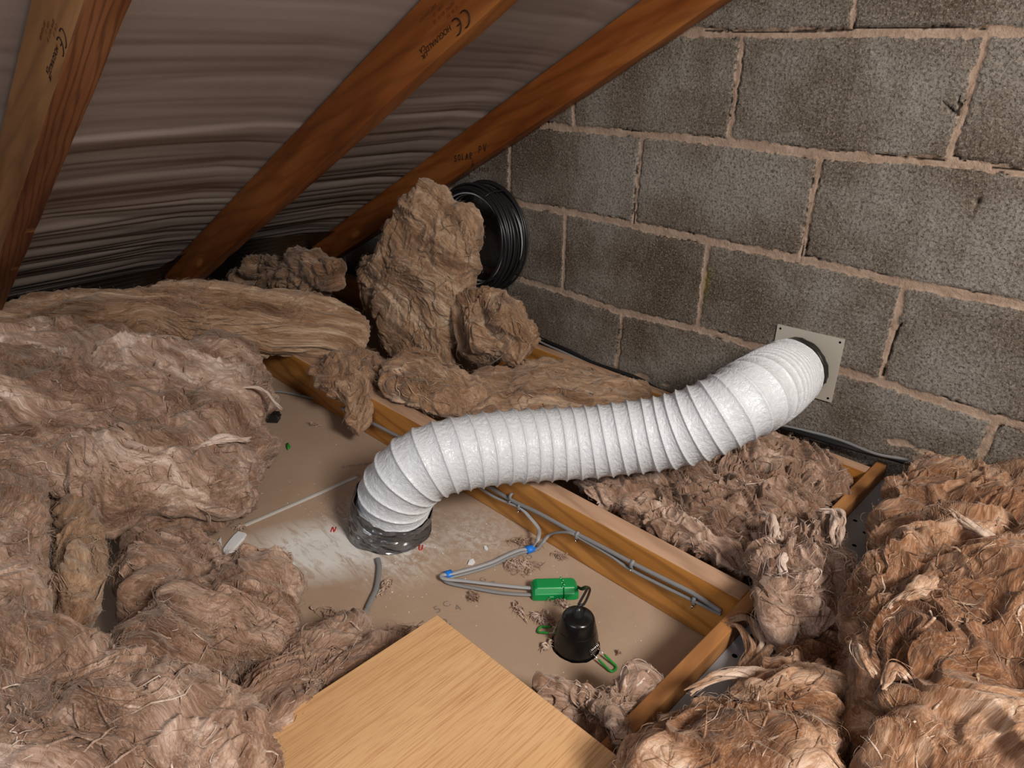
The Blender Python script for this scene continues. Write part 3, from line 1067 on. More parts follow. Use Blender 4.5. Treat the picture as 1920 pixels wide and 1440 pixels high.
def wall_plate():
    t = empty('duct_wall_plate', (.734, 0, .224))
    props(t, 'square cream plastic plate fixed on the block wall behind the duct', 'wall plate')
    c = [ony(1458, 608, -.004), ony(1584, 637, -.004), ony(1558, 755, -.004)]
    c.append(c[0] + c[2] - c[1])
    c = np.array([c[3], c[2], c[1], c[0]])
    off = np.array([0, .0045, 0])
    V = np.vstack([c, c + off])
    Q = [[0, 1, 2, 3], [7, 6, 5, 4], [0, 4, 5, 1], [1, 5, 6, 2], [2, 6, 7, 3], [3, 7, 4, 0]]
    p = MB().add(V, Q).build('plate', M_CREAM, smooth=False); child_keep(p, t)
    cen = c.mean(0)
    for q in c:
        h = q + (cen - q) * .11
        a = np.arange(14) / 14 * 2 * math.pi
        pos = h + np.stack([np.cos(a) * .0027, a * 0 - .0003, np.sin(a) * .0027], 1)
        V = np.vstack([pos, [h + [0, -.0003, 0]]])
        o = MB().add(V, None, [[14, q2, (q2 + 1) % 14] for q2 in range(14)]).build('screw_hole', M_HOLE, smooth=False)
        child_keep(o, t)


wall_plate()


# ------------------------------------------------------------------ CABLES
def onjoist(px, py, off=.004): return ony(px, py, -.648 - off)


def cable(name, label, pts, r, m_, cat='cable', flat=None, n=140, group=None):
    P = spline(pts, n)
    mb = MB().tube(P, r, 12, flat=flat)
    o = mb.build(name, m_); props(o, label, cat, group or 'electrical cables')
    return o


zc = FZ + .005
through = [(860, 872), (905, 904), (958, 937), (1010, 962), (1070, 995), (1130, 1026), (1190, 1058), (1250, 1088), (1300, 1113), (1352, 1147)]
cable('electrical_cable', 'upper grey cable clipped straight along the joist side', [onjoist(*p) for p in through], .0042, M_GREY)
lower = [(1352, 1152), (1300, 1126), (1230, 1092), (1180, 1066), (1150, 1045), (1120, 1027), (1090, 1010)]
dropB = [onjoist(*p, .005) for p in lower] + [onjoist(1070, 999, .008), onjoist(1047, 998, .010), onjoist(1030, 1003, .012), onz(1018, 1016, FZ + .022), onz(1008, 1028, FZ + .010), onz(996, 1032, zc)]
onfloorA = [(975, 1033), (950, 1043), (925, 1055), (895, 1065), (865, 1073), (845, 1078)]
lay = lambda l, dz=0.0, dx=0.0, dy=0: [onz(px + dx, py + dy, zc + dz) for px, py in l]
loopB = [(833, 1083), (836, 1090), (850, 1095), (880, 1101), (930, 1110), (970, 1114), (1000, 1115)]
loopA = [(829, 1078), (829, 1083), (838, 1086), (870, 1089), (920, 1095), (965, 1100), (1000, 1103)]
dropA = [onjoist(875, 897, .004), onjoist(925, 930, .004), onjoist(973, 951, .005), onjoist(995, 972, .009), onjoist(1010, 992, .014), onz(1009, 1010, FZ + .03), onz(1000, 1024, FZ + .012), onz(992, 1029, zc + .003)]
cable('electrical_cable', 'grey cable leaving the joist at the left clip and looping into the green box', dropA + lay(onfloorA, .005, 0, -2) + lay(loopA, .006), .0040, M_PALEGREY, flat=((0, 0, 1), .62), n=260)
cable('electrical_cable', 'lower grey cable from the right end of the joist, dropping into the green box', dropB + lay(onfloorA, .0, 0, 4) + lay(loopB, .0), .0040, M_GREY, flat=((0, 0, 1), .62), n=300)


def sleeve(label, a, b):
    A = onz(*a, zc + .002); B = onz(*b, zc + .002)
    mb = MB().tube([A, (A + B) / 2, B], .0085, 16, flat=((0, 0, 1), .8))
    props(mb.build('cable_tape', M_BLUE), label, 'tape', 'blue tape bands')


sleeve('blue tape band round the two cables nearest the joist', (987, 1032), (1001, 1027))
sleeve('blue tape band round the two cables at their bend', (835, 1079), (847, 1075))

cable('electrical_cable', 'grey flat cable end lying below the taped duct', lay([(708, 1047), (711, 1062), (709, 1085), (705, 1105), (697, 1122), (689, 1140), (683, 1160)], .001), .0048, M_GREY, flat=((0, 0, 1), .5))
cable('electrical_cable', 'thin grey cable crossing the board at the left end of the joist', lay([(500, 733), (530, 735), (565, 742), (600, 752), (640, 775)], .001), .0035, M_GREY)
cable('electrical_cable', 'grey cable on the joist side left of the duct', [onjoist(*p) for p in ((640, 765), (705, 797), (740, 815), (790, 838))], .0042, M_GREY)


def clip(px, py, label):
    c = onjoist(px, py, .004)
    t = empty('cable_clip', c); props(t, label, 'cable clip', 'cable clips on the joist')
    a = np.radians(np.linspace(-100, 100, 14))
    mb = MB()
    P = np.stack([np.zeros(14), -np.cos(a) * .0058, np.sin(a) * .0068], 1) + c + [0, .001, 0]
    mb.tube(P, .0026, 8, flat=((1, 0, 0), 1.4))
    o = mb.build('hoop', M_GREY); child_keep(o, t)
    N = c + np.array([0, -.001, -.0105])
    mb = MB().tube([N + [0, .003, 0], N + [0, -.004, 0], N + [0, -.005, 0]], [.0012, .0012, .0028], 10)
    o = mb.build('nail', M_CHROME); child_keep(o, t)


for px, py, l in ((959, 931, 'grey cable clip on the joist, first right of the duct'), (975, 950, 'grey cable clip holding the cable that turns down to the left blue tape'), (1083, 1004, 'grey cable clip where the short cable meets the joist run'), (1186, 1058, 'grey cable clip near the middle of the right half of the joist'), (1302, 1126, 'grey cable clip nearest the batten')):
    clip(px, py, l)

# cables along the foot of the wall
cable('electrical_cable', 'thick black cable along the foot of the block wall', [ony(985, 612, -.020), ony(1012, 634, -.022), ony(1060, 655, -.025), ony(1110, 680, -.026), ony(1160, 697, -.024), ony(1200, 712, -.018), ony(1240, 734, -.018), ony(1320, 762, -.02), ony(1400, 785, -.02), ony(1470, 802, -.02), ony(1550, 826, -.022), ony(1620, 846, -.022), ony(1690, 864, -.022), ony(1760, 884, -.022)], .0062, M_BLACK)
cable('electrical_cable', 'thin grey cable lying on the black one at the foot of the wall', [ony(985, 622, -.030), ony(1015, 642, -.034), ony(1060, 662, -.036), ony(1130, 694, -.036), ony(1240, 742, -.032), ony(1400, 780, -.03), ony(1465, 797, -.022), ony(1560, 820, -.014), ony(1640, 850, -.034), ony(1700, 862, -.036), ony(1760, 880, -.036)], .0034, M_GREY)


# coil of cable
def coil():
    t = empty('cable_coil', ony(875, 445, -.12))
    props(t, 'coil of black and grey cable hung on end behind the upright insulation', 'cable coil')
    R0 = .165
    C = np.array([ony(984, 465, -.03)[0] - R0, -.062, (ony(900, 343, -.06)[2] + ony(950, 560, -.06)[2]) / 2])
    U = np.array([1.0, 0, 0]); Z = np.array([0, 0, 1.0]); N = np.array([0, 1.0, 0])
    rs = np.random.default_rng(5)
    mbs = {0: MB(), 1: MB(), 2: MB()}
    k = 0
    for ring in range(26):
        R = R0 - .016 * rs.random() - (.003 if ring % 3 == 0 else 0) - (.012 if ring % 4 == 1 else .004) * (ring < 18) 
        off = (ring / 25 - .5) * .090
        a = np.linspace(0, 2 * math.pi, 90)
        rr = R * (1 + .02 * np.sin(a * 2 + ring))
        ww = off + .006 * np.sin(a + ring * 1.7)
        P = C + np.cos(a)[:, None] * rr[:, None] * U + np.sin(a)[:, None] * rr[:, None] * Z * 1.0 + ww[:, None] * N
        mbs[0 if ring % 4 == 1 else 1].tube(P, .0024 if ring % 4 == 1 else .0040, 8, cap=False)
    o = mbs[0].build('grey_strand', M_PALEGREY); child_keep(o, t); o['label'] = 'pale grey cable turns'
    o = mbs[1].build('black_strand', M_BLACK); child_keep(o, t); o['label'] = 'black cable turns'
    a = math.radians(62)
    c0 = C + math.cos(a) * .155 * U + math.sin(a) * .155 * Z
    rad = math.cos(a) * U + math.sin(a) * Z
    b = np.linspace(0, 2 * math.pi, 30)
    P = c0 + np.cos(b)[:, None] * .018 * rad + np.sin(b)[:, None] * .050 * N
    o = MB().tube(P, .002, 6, cap=False).build('tie', M_BLACK); child_keep(o, t)


coil()


# ------------------------------------------------------------------ junction box and downlight
def rbox(mb, cx, L, Wd, H, r, fr_, x0, x1, taper=.62):
    """rounded, bevel-topped box between x0..x1 along its length"""
    n = 10
    sec = [(-Wd / 2, 0), (-Wd / 2, H * taper), (-Wd / 2 + r * .35, H * taper + (H * (1 - taper)) * .35), (-Wd / 2 + r, H), (Wd / 2 - r, H), (Wd / 2 - r * .35, H * taper + H * (1 - taper) * .35), (Wd / 2, H * taper), (Wd / 2, 0)]
    return sec


def junction_box():
    z = FZ + .001
    A = onz(996, 1102, z + .013); B = onz(1083, 1100, z + .013)
    c = (A + B) / 2; ux = (B - A) / np.linalg.norm(B - A); L = np.linalg.norm(B - A)
    uz = np.array([0, 0, 1.0]); uy = np.cross(uz, ux)
    t = empty('junction_box', (c[0], c[1], z)); props(t, 'bright green plastic cable connector box lying on the plasterboard', 'junction box')
    Wd, H = .040, .024

    def shell(x0, x1, name, e0, e1, w=1.0):
        secn = []
        r = .008
        def prof(W2, Hh):
            return [(-W2, 0.0), (-W2, Hh * .52), (-W2 + .0015, Hh * .60), (-W2 + r * .9, Hh * .95), (-W2 + r * 1.2, Hh), (W2 - r * 1.2, Hh), (W2 - r * .9, Hh * .95), (W2 - .0015, Hh * .60), (W2, Hh * .52), (W2, 0.0)]
        xs = []
        if e0: xs += [(x0, .82, .55), (x0 + .0015, .90, .72), (x0 + .005, .97, .9), (x0 + .009, 1, 1)]
        else: xs += [(x0, 1, 1)]
        xs.append(((x0 + x1) / 2, 1, 1))
        if e1: xs += [(x1 - .009, 1, 1), (x1 - .005, .97, .9), (x1 - .0015, .90, .72), (x1, .82, .55)]
        else: xs += [(x1, 1, 1)]
        V = []
        for x, sw, sh in xs:
            for y, h in prof(Wd / 2 * sw * w, H * sh * w):
                V.append(c + ux * x + uy * y + uz * (z - c[2] + h))
        k = 10; m = len(xs)
        Q = [[i * k + j, i * k + (j + 1) % k, (i + 1) * k + (j + 1) % k, (i + 1) * k + j] for i in range(m - 1) for j in range(k)]
        Vv = np.array(V)
        ca = Vv[:k].mean(0); cb = Vv[-k:].mean(0)
        Vv = np.vstack([Vv, ca, cb]); nv = len(V)
        T = [[nv, (j + 1) % k, j] for j in range(k)] + [[nv + 1, (m - 1) * k + j, (m - 1) * k + (j + 1) % k] for j in range(k)]
        o = MB().add(Vv, Q, T).build(name, M_GREEN, smooth=False)
        bv = o.modifiers.new('bevel', 'BEVEL'); bv.width = .0012; bv.segments = 3; bv.limit_method = 'ANGLE'; bv.angle_limit = math.radians(25)
        child_keep(o, t)
    shell(-L / 2, .0135, 'body', True, False)
    shell(.0146, L / 2, 'end_cap', False, True)
    # interlocking hinge teeth between the halves and the latch
    mb = MB()
    for k in range(5):
        yy = -.012 + k * .006
        P0 = c + ux * (.0125 + .003 * (k % 2)) + uy * yy + uz * (z - c[2] + H + .0003)
        mb.box((-.0018, -.0022, -.001), (.0018, .0022, .0008), (np.stack([ux, uy, uz]), P0), .0006)
    o = mb.build('hinge', M_GREEN, smooth=False); child_keep(o, t)
    mb = MB().box((-.012, -.0008, .004), (-.004, .0012, .010), (np.stack([ux, -uy, uz]), c - uy * (Wd / 2 + .0006) * 1 + uz * (z - c[2])), .0004)
    o = mb.build('latch', M_GREEN, smooth=False); child_keep(o, t)
    return B


JB = junction_box()


def downlight():
    c = np.array([HOLE[0], HOLE[1], FZ])
    t = empty('recessed_downlight', c); props(t, 'black conical downlight poking up through its hole in the plasterboard', 'downlight')
    top = .086
    prof = [(.0375, -.02), (.0375, .004), (.0372, .009), (.0355, .022), (.0315, .038), (.0298, .045), (.0293, .0465), (.0270, .056), (.0250, .0600), (.0215, .0622), (.0, .0625)]
    o = MB().lathe(prof, 64, c).build('housing', M_BLACKGLOSS); child_keep(o, t)
    o = MB().lathe([(.0322, .0362), (.0318, .0374), (.0311, .0388)], 64, c).build('seam_ring', M_BLACKGLOSS); child_keep(o, t)
    # cable gland
    o = MB().lathe([(.010, .0615), (.0095, .067), (.006, .073), (.0045, .077), (0, .0775)], 24, c + np.array([-.002, .0, 0])).build('cable_gland', M_BLACK); child_keep(o, t)
    # U shaped green sleeved spring clips
    view = RM[0] * np.array([1, 1, 0])

    def spring(a_px, b_px, h0, side):
        A = c + np.array([math.cos(side), math.sin(side), 0]) * .034 + np.array([0, 0, .014])
        E = onz(*b_px, FZ + .003)
        d = (E - A); d /= np.linalg.norm(d)
        w = np.cross(d, [0, 0, 1.0]); w /= np.linalg.norm(w)
        L = np.linalg.norm(E - A); hw = .0075
        Mid = A + d * L * .42
        P = [Mid - w * hw, Mid + d * L * .35 - w * hw, A + d * (L - .004) - w * hw, A + d * L - w * hw * .6, A + d * L + w * hw * .6, A + d * (L - .004) + w * hw, Mid + d * L * .35 + w * hw, Mid + w * hw]
        ar = empty('spring_clip', A); child_keep(ar, t)
        o = MB().tube(spline(P, 50), .0019, 8).build('green_sleeve', M_GREENS); child_keep(o, ar); o['label'] = 'green sleeve'
        mb = MB().tube([A - w * hw, Mid - w * hw], .0009, 6).tube([A + w * hw, Mid + w * hw], .0009, 6)
        a = np.linspace(0, 6 * 2 * math.pi, 120)
        coilp = A + w * ((a / a[-1] - .5) * .020)[:, None] + .0048 * (np.cos(a)[:, None] * d + np.sin(a)[:, None] * np.cross(w, d))
        mb.tube(coilp, .0008, 6)
        o = mb.build('spring', M_CHROME); child_keep(o, ar); o['label'] = 'bright steel coil spring'
    spring(None, (1152, 1256), 0, math.atan2(*(onz(1152, 1256, FZ) - c)[[1, 0]]))
    spring(None, (1010, 1180), 0, math.atan2(*(onz(1010, 1180, FZ) - c)[[1, 0]]))
    # looping black flex up from the gland to the green box
    g = c + np.array([-.002, 0, .075])
    e = JB + np.array([.0, 0, .0])
    k1 = ond(1104, 1103, 1.18); k1 = onz(1104, 1103, FZ + .045)
    for dx in (-1, 1):
        P = [g, g + np.array([.001 * dx, .002, .006]), onz(1091 + 5 * dx, 1131, FZ + .078), onz(1103 + 3 * dx, 1106, FZ + .068), onz(1098, 1102 - dx * 2, FZ + .040), onz(1090, 1104 - dx, FZ + .020), e]
        o = MB().tube(spline(P, 60), .0022, 8).build('flex', M_BLACK); child_keep(o, t)


downlight()


# ------------------------------------------------------------------ oak-look board in front
def board():
    z = .074; th = .018
    K = onz(820, 1152, z); Lf = onz(445, 1419, z); Rt = onz(1152, 1440, z)
    u = Lf - K; u /= np.linalg.norm(u)
    v = Rt - K; v /= np.linalg.norm(v)
    # nearest true right angle to the two measured edges
    bis = u + v; bis /= np.linalg.norm(bis)
    per = np.cross([0, 0, 1.0], bis)
    if np.dot(per, v) < 0: per = -per
    v2 = (bis + per) / math.sqrt(2); u2 = (bis - per) / math.sqrt(2)
    ang = math.degrees(math.acos(np.dot(u, v))); print('board angle', ang, K, u, v)
    x_, y_ = u2, v2
    o = MB().box((0, 0, -th), (.62, .60, 0), None, .0012).build('oak_laminate_board', M_BOARD, smooth=False)
    if np.dot(np.cross(x_, y_), [0, 0, 1]) < 0:
        mwz = np.array([0, 0, 1.0])
        me = o.data
        # mirror y so that the frame is right handed
        co_ = np.zeros(len(me.vertices) * 3, np.float32); me.vertices.foreach_get('co', co_); co_ = co_.reshape(-1, 3); co_[:, 1] *= -1
        me.vertices.foreach_set('co', co_.ravel()); me.flip_normals(); y_ = -y_
    mw = Matrix.Identity(4)
    for k in range(3):
        mw[k][0] = x_[k]; mw[k][1] = y_[k]; mw[k][2] = (0, 0, 1)[k]; mw[k][3] = K[k]
    o.matrix_world = mw
    props(o, 'light oak-effect board corner in the foreground, resting across the joists', 'board')


board()


# ------------------------------------------------------------------ GLASS WOOL
def surf_fibres(mb, G, Nn, rs, count, length, rad, lift, flowdir, spread=.5, seg=7, rows=(0.02, .47), flatf=1.0):
    """thin tapered strands that follow a gridded surface G (nt,nphi,3)"""
    nt, nf, _ = G.shape
    i0 = rs.uniform(rows[0], rows[1], count) * nt
    j0 = rs.uniform(0, nf, count)
    # step in index space that moves along flowdir
    ii = np.clip(i0.astype(int), 1, nt - 2); jj = j0.astype(int) % nf
    di = (G[ii + 1, jj] - G[ii - 1, jj]) / 2
    dj = (G[ii, (jj + 1) % nf] - G[ii, jj - 1]) / 2
    ang = rs.normal(0, spread, count)
    nn = Nn[ii, jj]
    fd = np.broadcast_to(flowdir, (count, 3))
    fd = fd - (fd * nn).sum(1)[:, None] * nn
    fd /= np.linalg.norm(fd, axis=1)[:, None] + 1e-9
    cr = np.cross(nn, fd)
    dirv = np.cos(ang)[:, None] * fd + np.sin(ang)[:, None] * cr
    # solve a*di + b*dj ~ dirv
    a11 = (di * di).sum(1) + 1e-10; a12 = (di * dj).sum(1); a22 = (dj * dj).sum(1) + 1e-10
    b1 = (di * dirv).sum(1); b2 = (dj * dirv).sum(1)
    det = a11 * a22 - a12 ** 2 + 1e-14
    sa = (a22 * b1 - a12 * b2) / det; sb = (a11 * b2 - a12 * b1) / det
    L = length[0] + (length[1] - length[0]) * rs.random(count) ** 1.5
    t = np.linspace(0, 1, seg)
    curl = rs.normal(0, .9, count)
    I = i0[:, None] + sa[:, None] * L[:, None] * t[None]
    J = j0[:, None] + sb[:, None] * L[:, None] * t[None]
    ok = (np.abs(sa * L) < nt * .25) & (np.abs(sb * L) < nf * .25)
    I = np.clip(I, 0, nt - 1.001)
    Ia = I.astype(int); fi = (I - Ia)[..., None]
    Ja = np.floor(J).astype(int); fj = (J - Ja)[..., None]; Ja = Ja % nf; Jb = (Ja + 1) % nf; Ib = np.minimum(Ia + 1, nt - 1)
    P = (G[Ia, Ja] * (1 - fi) + G[Ib, Ja] * fi) * (1 - fj) + (G[Ia, Jb] * (1 - fi) + G[Ib, Jb] * fi) * fj
    N = Nn[Ia, Ja]
    lf = lift[0] + (lift[1] - lift[0]) * rs.random(count) ** 2.5
    P = P + N * (lf[:, None] * np.sin(t * 2.6 + .1)[None])[..., None]
    side = cr
    P = P + side[:, None] * (curl * L * .30)[:, None, None] * (t ** 2)[None, :, None] + side[:, None] * (L * .10)[:, None, None] * np.sin(t[None] * (3 + 5 * rs.random(count)[:, None]) + 6 * rs.random(count)[:, None])[..., None]
    P = P[ok]; N = N[ok]; k = len(P)
    if not k: return None
    T = np.gradient(P, axis=1); T /= np.linalg.norm(T, axis=2)[..., None] + 1e-9
    B = np.cross(T, N); B /= np.linalg.norm(B, axis=2)[..., None] + 1e-9
    N2 = np.cross(B, T)
    r = (rad[0] + (rad[1] - rad[0]) * rs.random(k) ** 2)[:, None] * (np.sin(np.clip(t * .94 + .04, 0, 1) * math.pi) ** .7)[None]
    a = np.array([0, 2.094, 4.189])
    V = P[:, :, None] + r[..., None, None] * (np.cos(a)[None, None, :, None] * B[:, :, None] + flatf * np.sin(a)[None, None, :, None] * N2[:, :, None])
    V = V.reshape(-1, 3)
    base = (np.arange(k) * seg * 3)[:, None, None]
    i = (np.arange(seg - 1) * 3)[None, :, None]; j = np.arange(3)[None, None]
    Q = np.stack([base + i + j, base + i + (j + 1) % 3, base + i + 3 + (j + 1) % 3, base + i + 3 + j], -1).reshape(-1, 4)
    fl = np.repeat((np.stack([P[..., 0] * 0 + t[None] * L[ok][:, None], P[..., 1], P[..., 2]], -1)), 3, axis=1).reshape(-1, 3)
    tint = np.repeat(rs.normal(.045, .05, k), seg * 3)
    return V, Q, fl, tint


def star_radius(poly, c, n):
    """distance from c to the outline along n directions"""
    P = np.asarray(poly, float) - c
    ang = np.arange(n) / n * 2 * math.pi
    D = np.stack([np.cos(ang), np.sin(ang)], 1)
    A = P; Bp = np.roll(P, -1, 0); E = Bp - A
    out = np.full(n, 0.0)
    for k in range(len(A)):
        den = D[:, 0] * E[k, 1] - D[:, 1] * E[k, 0]
        den = np.where(np.abs(den) < 1e-12, 1e-12, den)
        tt = (A[k, 0] * E[k, 1] - A[k, 1] * E[k, 0]) / den
        ss = (A[k, 0] * D[:, 1] - A[k, 1] * D[:, 0]) / den
        okk = (tt > 0) & (ss >= -1e-6) & (ss <= 1 + 1e-6)
        out = np.where(okk & (tt > out), tt, out)
    # fill and smooth
    if (out <= 0).any(): out = np.where(out <= 0, np.mean(out[out > 0]), out)
    k = max(3, n // 90)
    ker = np.hanning(2 * k + 1); ker /= ker.sum()
    ext = np.concatenate([out[-k:], out, out[:k]])
    return np.convolve(ext, ker, 'valid')


def wool(label, outline, plane, T, seed, flow, mtl=None, folds=1.0, nf=420, nt=230, layered=0.0, centre=None, fib=900, sup=.72, cat='insulation', bottom=None, tint=0.0, name='insulation_batt', wisps=260, ff=.8, ropes=(), grow=0.0, iso=.5):
    rs = np.random.default_rng(1000 + seed)
    if plane[0] == 'y':
        p0 = np.array([0, plane[1], 0]); n = np.array([plane[2] if len(plane) > 2 else 0.0, -1.0, plane[3] if len(plane) > 3 else 0.0]); n /= np.linalg.norm(n)
        a = ony(*outline[0], plane[1]); p0 = np.array([np.mean([ony(*q, plane[1])[0] for q in outline]), plane[1], np.mean([ony(*q, plane[1])[2] for q in outline])])
    else:
        A, B, C_ = [onz(*q) for q in plane]
        p0 = (A + B + C_) / 3; n = np.cross(B - A, C_ - A); n /= np.linalg.norm(n)
        if np.dot(n, CP - p0) < 0: n = -n
    W3 = np.array([onplane(px, py, p0, n) for px, py in outline])
    f3 = onplane(*flow[1], p0, n) - onplane(*flow[0], p0, n); f3 /= np.linalg.norm(f3)
    g3 = np.cross(n, f3)
    uv = np.stack([(W3 - p0) @ f3, (W3 - p0) @ g3], 1)
    if centre is not None:
        c3 = onplane(*centre, p0, n); c = np.array([(c3 - p0) @ f3, (c3 - p0) @ g3])
    else:
        x, y = uv[:, 0], uv[:, 1]; x2, y2 = np.roll(x, -1), np.roll(y, -1)
        cr = x * y2 - x2 * y; Ar = cr.sum() / 2
        c = np.array([((x + x2) * cr).sum(), ((y + y2) * cr).sum()]) / (6 * Ar)
    rho = star_radius(uv, c, nf); rho = np.maximum(rho - .007 - .006 * folds, rho * .6) + grow
    # extra detail on the rim
    a = np.arange(nf) / nf * 2 * math.pi
    t1 = np.linspace(0, math.pi / 2, int(nt * .80)); t2 = np.linspace(math.pi / 2, math.pi, nt - len(t1) + 1)[1:]
    t = np.concatenate([t1, t2])
    s = np.sin(t) ** .85; s[0] = 0; s[-1] = 0
    h = np.sign(np.cos(t)) * np.abs(np.cos(t)) ** sup
    shrink = 1 - .55 * T * .25 / max(rho.mean(), .02)
    SR = s[:, None] * rho[None] * shrink
    U = c[0] + SR * np.cos(a)[None]; Vv = c[1] + SR * np.sin(a)[None]
    H = np.repeat((h * T)[:, None], nf, 1)
    Pp = p0 + U[..., None] * f3 + Vv[..., None] * g3 + H[..., None] * n

    def normals(Pg):
        du = np.gradient(Pg, axis=0); dv = (np.roll(Pg, -1, 1) - np.roll(Pg, 1, 1)) / 2
        N = np.cross(du, dv); L = np.linalg.norm(N, axis=2)[..., None]
        N = N / (L + 1e-12)
        # the pole rows borrow the plane normal
        N[:2] = n; N[-2:] = -n
        if (N[len(t) // 3] * (Pg[len(t) // 3] - Pg.mean((0, 1)))).sum(1).mean() < 0: N[2:-2] *= -1
        return N
    N = normals(Pp)
    L = np.stack([U.ravel(), Vv.ravel(), H.ravel()], 1)
    k = 1.0
    warp = noisev(L * 6, seed) * .062 * folds + noisev(L * 17, seed + 5) * .016 * folds
    Lw = L + warp
    an = np.array([iso, 1.0, 1.0]) if not layered else np.array([.16, 1.0, 1.0])
    q = Lw * an
    F_ = ff
    b1 = noise3(q * 11 * F_, seed + 1); b2 = noise3(q * 30 * F_ + 5, seed + 2); b3 = noise3(q * 75, seed + 3)
    big = noise3(L * 5.5, seed + 7)
    q4 = (Lw + warp * .4) * np.array([.22, 1, 1])
    b4 = noise3(q4 * 190, seed + 4)

    def sheets(x):       # overlapping sheets: a slow rise, then a sudden drop
        fr_ = x - np.floor(x)
        return np.where(fr_ < .88, (fr_ / .88) ** 1.6, (1 - fr_) / .12) - .38
    sh1 = sheets(noise3((Lw + warp * .5) * an * 8 * F_, seed + 8) * 2.6 + L[:, 1] * 3)
    sh2 = sheets(noise3((Lw + warp) * an * 19 * F_ + 3, seed + 9) * 2.4)
    Tm = min(T, .06)
    disp = Tm * .30 * big * folds
    disp += Tm * .48 * folds * (np.abs(b1) * 1.9 - .42) / F_ ** .5
    disp += .0130 * folds * sh1 * (1 if not layered else .4)
    disp += .0070 * folds * sh2 * (1 if not layered else .6)
    disp += .0070 * folds * (np.abs(b2) * 1.9 - .40) * (1.0 if not layered else 1.5)
    disp += .0018 * (np.abs(b3) * 1.9 - .4)
    disp += .0008 * b4
    disp = np.clip(disp, -.9 * Tm, .75 * Tm)
    if layered:
        lay_ = np.sin((Lw[:, 1] * 1.0 + .6 * Lw[:, 2]) * 2 * math.pi / .011 + 3 * b1)
        disp += layered * lay_ * (.6 + .4 * b2)
    disp = disp.reshape(H.shape)
    fade = np.clip(s * 6, 0, 1)[:, None]
    sidew = (warp.reshape(H.shape + (3,)) * .20)
    P2 = Pp + N * disp[..., None] + (sidew[..., :1] * f3 + sidew[..., 1:2] * g3) * fade[..., None]
    # the pole must be one point
    P2[0] = P2[1].mean(0); P2[-1] = P2[-2].mean(0)
    # it sits on the plasterboard
    fz = FZ + .0015 if bottom is None else bottom
    low = P2[..., 2] < fz
    P2[..., 2] = np.where(low, fz + .0006 * rs.random(low.shape), P2[..., 2])
    P2[..., 1] = np.minimum(P2[..., 1], -.004)
    V = P2.reshape(-1, 3)
    i = np.arange(len(t) - 1)[:, None] * nf; j = np.arange(nf)[None]
    Q = np.stack([i + j, i + nf + j, i + nf + (j + 1) % nf, i + (j + 1) % nf], -1).reshape(-1, 4)
    FLs = [Lw * np.array([.5, 1, 1]) if not layered else Lw * np.array([.25, 1, 1])]
    TT = [np.full(len(V), tint)]
    Vs, Qs = [V], [Q]; nv = len(V)
    Ns = normals(P2)
    # smooth normals for the strands
    for _ in range(3): Ns = (Ns + np.roll(Ns, 3, 1) + np.roll(Ns, -3, 1) + np.vstack([Ns[:1], Ns[:-1]]) + np.vstack([Ns[1:], Ns[-1:]])) / 5
    Ns /= np.linalg.norm(Ns, axis=2)[..., None] + 1e-9
    scale = math.sqrt(max(rho.mean(), .03) / .15)
    for cnt, ln, rd, lf, sp, rows, fl_ in ((int(wisps * .75 * scale), (.02, .075), (.0007, .0026), (-.002, .0015), .5, (.05, .72), .35),
                                          (int(fib * .6 * scale), (.012, .05), (.00014, .00032), (.0003, .005), .9, (.03, .80), 1),
                                          (int(fib * .5 * scale), (.008, .028), (.00014, .0003), (.001, .011), 1.6, (.55, .85), 1)):
        r = surf_fibres(None, P2, Ns, rs, cnt, ln, rd, lf, f3, sp, 9, rows, fl_)
        if r is None: continue
        v, q_, fl, tt = r
        v[:, 2] = np.maximum(v[:, 2], fz)
        Vs.append(v); Qs.append(q_ + nv); FLs.append(fl); TT.append(tt + tint); nv += len(v)
    # twisted hanks of wool lying over the surface
    mbr = MB()
    for pts, rad in ropes:
        base = spline([onplane(px, py, p0, n) + n * (T * .75 + dz) for px, py, dz in pts], 46)
        N1, N2 = frames(base); tt_ = np.linspace(0, 1, 46)
        for q_ in range(9):
            fat = q_ < 5
            ph = rs.uniform(0, 6.28); am = rad * (rs.uniform(.2, .5) if fat else rs.uniform(.5, 1.1))
            w_ = ph + tt_ * rs.uniform(1.5, 3.5)
            Pq = base + (np.cos(w_)[:, None] * N1 + np.sin(w_)[:, None] * N2 * .6) * am + noisev(base * 22 + q_ * .37, seed) * rad * .9
            rr_ = (rad * (rs.uniform(.38, .60) if fat else rs.uniform(.03, .08))) * np.sin(np.linspace(.10, 3.04, 46)) ** .6 * (1 + .45 * noise3(base * 70 + q_, seed)) + .0001
            mbr.tube(Pq, rr_, 12 if fat else 4, flat=(n, .6))
    if ropes:
        v = np.concatenate(mbr.v); Vs.append(v); Qs.append(np.concatenate(mbr.q) + nv)
        FLs.append(np.stack([(v - p0) @ f3 * .5, (v - p0) @ g3, (v - p0) @ n], 1)); TT.append(np.full(len(v), tint + .16)); nv += len(v)
    o = mesh_np(name, np.concatenate(Vs), np.concatenate(Qs), mtl or M_WOOL, attrs={'flow': np.concatenate(FLs), 'tint': np.concatenate(TT)})
    props(o, label, cat, 'heaps and batts of glass wool')
    return o


